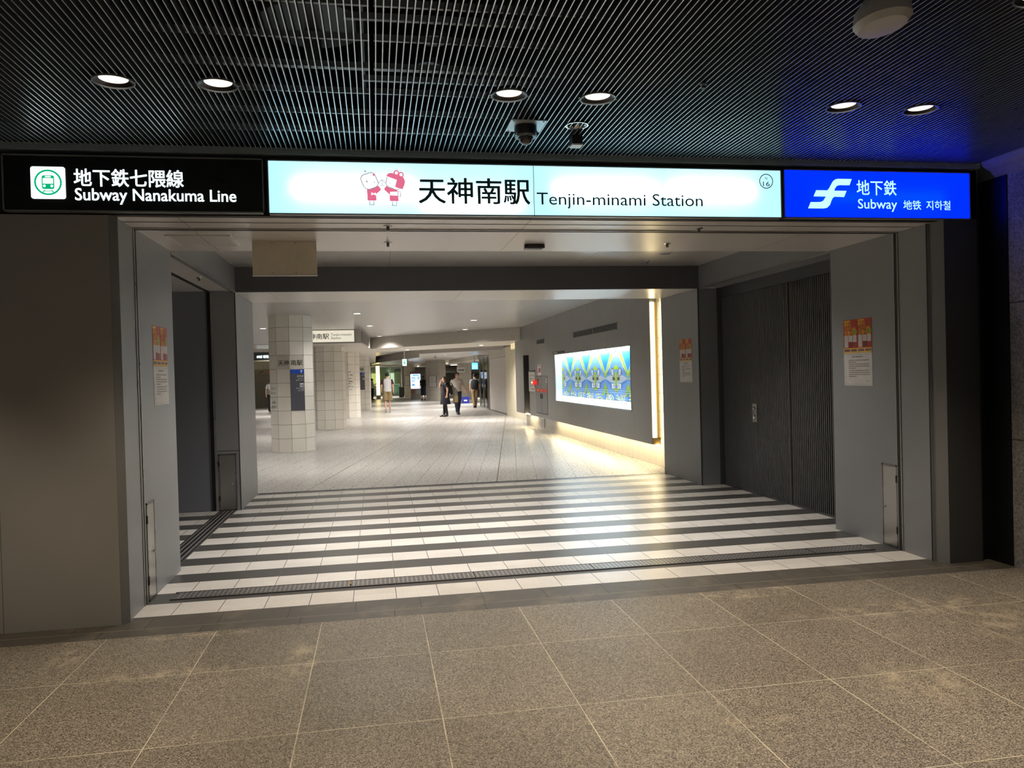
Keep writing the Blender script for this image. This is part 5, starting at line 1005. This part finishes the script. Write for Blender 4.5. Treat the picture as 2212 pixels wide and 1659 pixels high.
def person(label, loc, face, J=None, H=1.70, skin=SKIN, hair=HAIR, long_hair=False, shoes=None, dress=None, tilt=0.0):
    """joints are given for a 1.70 m figure facing -Y, its own left towards +X; dress(t, j) hangs the clothes on the joints"""
    k = H / 1.70; t = thing('person', label, 'person', loc, face)
    j = dict(pelvis=(0, 0, .93), belly=(0, 0, 1.08), chest=(0, 0, 1.26), neck=(0, 0, 1.42), chin=(0, -.02 - tilt * .3, 1.49), head=(0, -.015 - tilt * .6, 1.57), crown=(0, .0 - tilt, 1.655),
             shL=(.17, 0, 1.375), elL=(.215, .02, 1.11), wrL=(.225, -.04, .885), hdL=(.225, -.055, .82), shR=(-.17, 0, 1.375), elR=(-.215, .02, 1.11), wrR=(-.225, -.04, .885), hdR=(-.225, -.055, .82),
             hpL=(.09, 0, .90), knL=(.10, -.015, .49), anL=(.10, .02, .085), toL=(.115, -.11, .035), hpR=(-.09, 0, .90), knR=(-.10, -.015, .49), anR=(-.10, .02, .085), toR=(-.115, -.11, .035))
    if J: j.update(J)
    j = {n: Vector(p) * k for n, p in j.items()}
    order = list(j); ix = {n: i for i, n in enumerate(order)}
    r = dict(pelvis=(.145, .10), belly=(.125, .09), chest=(.15, .10), neck=.052, chin=(.058, .066), head=(.074, .088), crown=(.044, .054), shL=.056, elL=.040, wrL=.028, hdL=(.034, .020), shR=.056, elR=.040, wrR=.028, hdR=(.034, .020), hpL=.082, knL=.054, anL=.036, toL=.034, hpR=.082, knR=.054, anR=.036, toR=.034)
    rad = [tuple(q * k for q in r[n]) if isinstance(r[n], tuple) else r[n] * k for n in order]
    Ed = [(ix[a], ix[b]) for a, b in (('pelvis', 'belly'), ('belly', 'chest'), ('chest', 'neck'), ('neck', 'chin'), ('chin', 'head'), ('head', 'crown'))]
    for s in 'LR': Ed += [(ix[a + s] if a not in ('chest', 'pelvis') else ix[a], ix[b + s]) for a, b in (('chest', 'sh'), ('sh', 'el'), ('el', 'wr'), ('wr', 'hd'), ('pelvis', 'hp'), ('hp', 'kn'), ('kn', 'an'), ('an', 'to'))]
    def extra(b):
        for s in 'LR':
            w_, h_ = j['wr' + s], j['hd' + s]; d = (h_ - w_).normalized(); side = d.cross(Vector((1, 0, 0)) if abs(d.x) < .8 else Vector((0, 1, 0))).normalized(); pal = d.cross(side)
            for q_, (o_, L_) in enumerate(((-.027, .066), (-.009, .076), (.009, .072), (.027, .056))):
                a = h_ + side * o_ * k - d * .01 * k; m_ = a + d * L_ * .55 * k + pal * .006 * k; e = a + d * L_ * k + pal * .022 * k; b.tube([a, m_, e], [.0095 * k, .0088 * k, .007 * k], 8)
            a = w_ + (h_ - w_) * .35 + side * -.02 * k; b.tube([a, a + side * -.03 * k + d * .03 * k, a + side * -.036 * k + d * .06 * k], [.012 * k, .0105 * k, .008 * k], 8)
        hd = j['head']; b.tube([hd + Vector((0, -.078, .005)) * k, hd + Vector((0, -.098, -.022)) * k, hd + Vector((0, -.080, -.034)) * k], [.008 * k, .014 * k, .011 * k], 8)
        for s in (-1, 1): b.ball(tuple(hd + Vector((s * .074, .008, -.005)) * k), (.012 * k, .022 * k, .032 * k), 10, 6)
    skinned('body', [tuple(j[n]) for n in order], Ed, rad, skin, t, extra)
    hd = j['head'] + Vector((0, .012, .018)) * k; b = MB(); b.ball(tuple(hd), (.088 * k, .104 * k, .100 * k), 22, 14)
    keep = [i for i, f in enumerate(b.f) if not (lambda c: c.y < hd.y - .045 * k and c.z < hd.z + .048 * k)(sum((Vector(b.v[q_]) for q_ in f), Vector()) / len(f)) and (sum(b.v[q_][2] for q_ in f) / len(f) > hd.z - (.07 if not long_hair else .11) * k)]
    b.f = [b.f[i] for i in keep]; b.m = [0] * len(b.f)
    if long_hair: b.loft([(hd.x, hd.y + .035 * k, hd.z - .34 * k, .085 * k, .045 * k), (hd.x, hd.y + .04 * k, hd.z - .2 * k, .095 * k, .06 * k), (hd.x, hd.y + .03 * k, hd.z - .06 * k, .092 * k, .075 * k), (hd.x, hd.y + .02 * k, hd.z + .02 * k, .085 * k, .08 * k)], 18)
    b.build('hair', hair, t, local=True, smooth=True)
    for s in (-1, 1): MB().ball(tuple(j['head'] + Vector((s * .030, -.080, .006)) * k), (.011 * k, .006 * k, .006 * k), 8, 6).build('eye', INK, t, local=True, smooth=True)
    MB().ball(tuple(j['chin'] + Vector((0, -.066, .018)) * k), (.022 * k, .008 * k, .006 * k), 10, 6).build('mouth', plain('lips', S(150, 84, 76), .5), t, local=True, smooth=True)
    if shoes:
        for s in 'LR':
            a, e = j['an' + s], j['to' + s]; d = (e - a); d = d.normalized(); fl = Vector((d.x, d.y, 0)).normalized() if abs(d.z) < .85 else Vector((0, -1, 0))
            MB().tube([a - d * .045 * k + Z * -.03 * k, a + Z * -.035 * k, a + (e - a) * .6, e + d * .035 * k, e + d * .06 * k], [.030 * k, .044 * k, .044 * k, .036 * k, .018 * k], 12).build('shoe', shoes, t, local=True, smooth=True)
    if dress: dress(t, j, k)
    return t
def top(t, j, k, mat, sleeve_mat=None, hem=.90, sleeve=.5, flare=1.0, collar=None):
    b = MB(); c, p, n_ = j['chest'], j['pelvis'], j['neck']; be = j['belly']
    b.loft([(p.x, p.y, hem * k, .172 * k * flare, .128 * k * flare), (be.x, be.y, 1.06 * k, .163 * k, .122 * k), (c.x, c.y, 1.22 * k, .186 * k, .130 * k), (c.x, c.y, 1.33 * k, .192 * k, .120 * k), (c.x, c.y, 1.385 * k, .172 * k, .098 * k), (n_.x, n_.y, 1.415 * k, .128 * k, .084 * k), (n_.x, n_.y, 1.44 * k, .066 * k, .064 * k)], 24)
    sm = sleeve_mat or mat
    if sm is mat:
        for s in 'LR': sleeve_tube(b, j, k, s, sleeve)
    o = b.build('shirt', mat, t, local=True, smooth=True)
    if sm is not mat:
        for s in 'LR': q = MB(); sleeve_tube(q, j, k, s, sleeve); q.build('sleeve', sm, t, local=True, smooth=True)
    if collar: MB().loft([(n_.x, n_.y - .005, 1.425 * k, .078 * k, .074 * k), (n_.x, n_.y - .008, 1.465 * k, .064 * k, .066 * k)], 18, cap=False).build('collar', collar, t, local=True, smooth=True)
def sleeve_tube(b, j, k, s, amt):
    a, e, w_ = j['sh' + s], j['el' + s], j['wr' + s]; inn = a + (j['chest'] - a) * .3
    a = a + (e - a) * .10
    if amt <= 1: P = [inn, a, a + (e - a) * amt * .55, a + (e - a) * amt]; rr = [.055, .062, .060, .064]
    else: P = [inn, a, e, w_]; rr = [.055, .060, .050, .042]
    b.tube(P, [q * k for q in rr], 14)
def trousers(t, j, k, mat, length='long', belt=None, waist=.98, wide=1.0):
    b = MB(); p = j['pelvis']; b.loft([(p.x, p.y, .84 * k, .150 * k, .118 * k), (p.x, p.y, .90 * k, .165 * k, .122 * k), (p.x, p.y, waist * k, .155 * k, .112 * k)], 24)
    for s in 'LR':
        h_, n_, a = j['hp' + s], j['kn' + s], j['an' + s]; top_ = h_ + Vector((0, 0, .02 * k))
        if length == 'long': b.tube([top_, h_ + (n_ - h_) * .5, n_, n_ + (a - n_) * .5, a + Z * .01 * k], [.098 * k, .090 * k * wide, .074 * k * wide, .066 * k * wide, .058 * k * wide], 14)
        else: b.tube([top_, h_ + (n_ - h_) * .5, n_ + (h_ - n_) * .08], [.100 * k, .112 * k, .120 * k], 16)
    b.build('trousers' if length == 'long' else 'shorts', mat, t, local=True, smooth=True)
    if belt: MB().loft([(p.x, p.y, (waist - .04) * k, .163 * k, .121 * k), (p.x, p.y, waist * k, .160 * k, .118 * k)], 24).build('belt', belt, t, local=True, smooth=True)
def backpack(t, j, k, mat, w_=.30, h_=.44):
    c = j['chest']; y0 = c.y + .12 * k
    b = MB(); b.loft([(c.x, y0 + .06 * k, (1.36 - h_) * k, w_ * .42 * k, .055 * k), (c.x, y0 + .075 * k, (1.36 - h_ * .8) * k, w_ * .5 * k, .085 * k), (c.x, y0 + .07 * k, 1.26 * k, w_ * .5 * k, .08 * k), (c.x, y0 + .05 * k, 1.36 * k, w_ * .40 * k, .055 * k), (c.x, y0 + .04 * k, 1.39 * k, w_ * .2 * k, .03 * k)], 20); o = b.build('backpack', mat, t, local=True, smooth=True)
    for s in (-1, 1): MB().tube([(c.x + s * .09 * k, y0 + .03 * k, 1.34 * k), (c.x + s * .10 * k, c.y + .03 * k, 1.425 * k), (c.x + s * .115 * k, c.y - .115 * k, 1.32 * k), (c.x + s * .15 * k, c.y - .08 * k, 1.08 * k), (c.x + s * .13 * k, y0 + .03 * k, 1.0 * k)], .018 * k, 8).build('strap', mat, o, local=True, smooth=True)
CLO = lambda n, *c: plain('cloth_' + n, S(*c), 0.85, 0, 0.08, 60)
SH_D = plain('shoe_dark', S(30, 26, 25), .4); SH_W = plain('shoe_light', S(190, 176, 160), .5)
# man in shorts walking away
def d1(t, j, k): top(t, j, k, CLO('grey_white', 186, 182, 182), CLO('maroon', 56, 22, 24), .88, .72, 1.06); trousers(t, j, k, CLO('khaki', 134, 116, 84), 'shorts', wide=1.1)
person('man seen from behind in white shirt with maroon sleeves and khaki shorts', (0.50, 29.99, 0), R(180 + 4), dict(knL=(.10, .0, .49), anL=(.10, .20, .17), toL=(.10, .17, .05), knR=(-.09, -.05, .48), anR=(-.09, -.05, .085), toR=(-.10, -.18, .035), elL=(.25, .05, 1.12), wrL=(.25, -.06, .92), hdL=(.23, -.10, .86), elR=(-.235, .06, 1.12), wrR=(-.25, .0, .89), hdR=(-.25, -.03, .83)), 1.80, dress=d1, shoes=SH_W)
# woman in a dark coat, side on, hand raised to her face
def d2(t, j, k):
    DK = CLO('coat_black', 26, 26, 34); c = j['chest']
    b = MB(); b.loft([(0, .0, .52 * k, .20 * k, .22 * k), (0, 0, .78 * k, .175 * k, .185 * k), (0, 0, 1.0 * k, .16 * k, .145 * k), (0, 0, 1.22 * k, .178 * k, .135 * k), (0, 0, 1.34 * k, .180 * k, .118 * k), (0, 0, 1.41 * k, .13 * k, .085 * k), (0, 0, 1.45 * k, .064 * k, .062 * k)], 24)
    for s in 'LR': sleeve_tube(b, j, k, s, .55)
    b.build('coat', DK, t, local=True, smooth=True); trousers(t, j, k, CLO('leggings', 20, 20, 24), 'long', wide=.85)
    backpack(t, j, k, CLO('coat_bag', 18, 18, 22), .28, .40)
person('woman side on in a black coat raising one hand to her face', (2.60, 24.5, 0), R(-90 + 8), dict(elR=(-.20, -.20, 1.22), wrR=(-.07, -.17, 1.42), hdR=(-.045, -.14, 1.48), elL=(.21, .06, 1.12), wrL=(.22, .02, .90), hdL=(.22, .0, .84), anL=(.07, .05, .085), toL=(.08, -.08, .035), anR=(-.05, -.05, .085), toR=(-.06, -.18, .035)), 1.57, hair=HAIRB, long_hair=True, shoes=SH_D, dress=d2, tilt=.03)
t = thing('tote_bag', 'patterned grey and beige tote bag hanging beside the woman in black', 'bag', (3.00, 24.55, 0.50))
MB().loft([(3.00, 24.55, 0.52, .085, .15), (3.00, 24.55, 0.58, .105, .17), (3.00, 24.55, 0.80, .10, .165)], 20).build('lower_panel', CLO('bag_beige', 150, 132, 100), t, smooth=True); MB().loft([(3.00, 24.55, 0.80, .10, .165), (2.99, 24.55, 0.98, .085, .15), (2.97, 24.55, 1.10, .05, .10)], 20).build('upper_panel', plain('cloth_bag_grey', S(120, 114, 108), .9, 0, .6, 45), t, smooth=True)
MB().loft([(3.00, 24.55, 0.50, .075, .14), (3.00, 24.55, 0.535, .095, .16)], 20).build('base', BLACK, t, smooth=True)
for y in (24.47, 24.62): MB().tube([(2.97, y, 1.06), (2.89, y, 1.22), (2.82, y, 1.30)], .012, 8).build('handle', BLACK, t, smooth=True)
# man in a grey polo walking towards us
def d3(t, j, k):
    G = CLO('polo_grey', 176, 168, 160); top(t, j, k, G, None, .92, .80, 1.0, collar=G); trousers(t, j, k, CLO('navy', 30, 36, 54), 'long', plain('belt_brown', S(44, 34, 30), .4), .97, 1.12)
    MB().box((.06 * k, -.135 * k, 1.27 * k), (.095 * k, -.128 * k, 1.31 * k)).build('badge', WHITE, t, local=True)
    for i in range(3): MB().ball((0, -.132 * k, (1.38 - .05 * i) * k), (.006 * k, .004 * k, .006 * k), 8, 5).build('button', WHITE, t, local=True)
person('man in grey polo shirt and navy trousers walking towards the camera', (3.20, 25.86, 0), R(8), dict(knL=(.07, .02, .49), anL=(.05, .12, .12), toL=(.06, .0, .04), knR=(-.06, -.09, .49), anR=(-.03, -.10, .085), toR=(-.03, -.23, .04), elL=(.27, .04, 1.13), wrL=(.34, -.08, .93), hdL=(.36, -.12, .87), elR=(-.25, .08, 1.12), wrR=(-.28, .02, .92), hdR=(-.28, -.01, .86)), 1.72, dress=d3, shoes=SH_D, tilt=.035)
# man with a black backpack walking away
def d4(t, j, k): top(t, j, k, CLO('shirt_grey', 128, 130, 132), None, .92, .75); trousers(t, j, k, CLO('chino', 142, 118, 86), 'long', wide=1.0); backpack(t, j, k, CLO('pack_black', 22, 22, 26), .34, .46)
person('man seen from behind with a black backpack and khaki trousers', (4.62, 31.5, 0), R(180 - 6), dict(knL=(.06, -.02, .49), anL=(.04, .06, .10), toL=(.05, -.06, .035), knR=(-.05, -.05, .49), anR=(-.03, -.06, .085), toR=(-.03, -.19, .035), elR=(-.24, .03, 1.12), wrR=(-.23, -.08, .94), hdR=(-.22, -.13, .90)), 1.66, dress=d4, shoes=SH_D)
def d5(t, j, k):
    N_ = CLO('navy_dress', 40, 44, 62); b = MB(); b.loft([(0, 0, .34 * k, .185 * k, .16 * k), (0, 0, .8 * k, .175 * k, .14 * k), (0, 0, 1.05 * k, .155 * k, .12 * k), (0, 0, 1.30 * k, .18 * k, .125 * k), (0, 0, 1.40 * k, .13 * k, .085 * k), (0, 0, 1.44 * k, .064 * k, .062 * k)], 22)
    for s in 'LR': sleeve_tube(b, j, k, s, .6)
    b.build('dress', N_, t, local=True, smooth=True); backpack(t, j, k, CLO('pack_navy', 26, 28, 40), .32, .46)
person('far person in a long navy dress with a dark backpack beside the lit display', (3.06, 46.3, 0), R(180 + 10), None, 1.62, dress=d5, shoes=SH_D)
def d6(t, j, k): top(t, j, k, CLO('white_tee', 206, 204, 200), None, .92, .7); trousers(t, j, k, CLO('black_slacks', 26, 25, 26))
t = person('distant person in white top looking at a phone past the farthest column', (-0.28, 50.0, 0), R(75), dict(elR=(-.2, -.12, 1.14), wrR=(-.1, -.28, 1.22), hdR=(-.06, -.33, 1.25)), 1.52, dress=d6, shoes=SH_D, tilt=.03)
def d7(t, j, k): top(t, j, k, CLO('white_shirt', 214, 212, 212), None, .92, .6); trousers(t, j, k, CLO('black_slacks', 26, 25, 26)); q = MB().loft([(0, .17 * k, .90 * k, .14 * k, .06 * k), (0, .19 * k, 1.05 * k, .16 * k, .08 * k), (0, .18 * k, 1.14 * k, .13 * k, .06 * k)], 16).build('bag', CLO('bag_grey', 120, 120, 122), t, local=True, smooth=True); MB().tube([(.1 * k, .15 * k, 1.1 * k), (.13 * k, .10 * k, 1.3 * k), (.10 * k, -.08 * k, 1.40 * k)], .014 * k, 8).build('strap', CLO('bag_grey', 120, 120, 122), q, local=True)
person('person in white shirt half hidden behind the nearest column', (-4.90, 33.0, 0), R(180 - 12), dict(elL=(.24, .04, 1.1), wrL=(.26, -.02, .88), hdL=(.26, -.04, .82)), 1.68, dress=d7, shoes=SH_W)
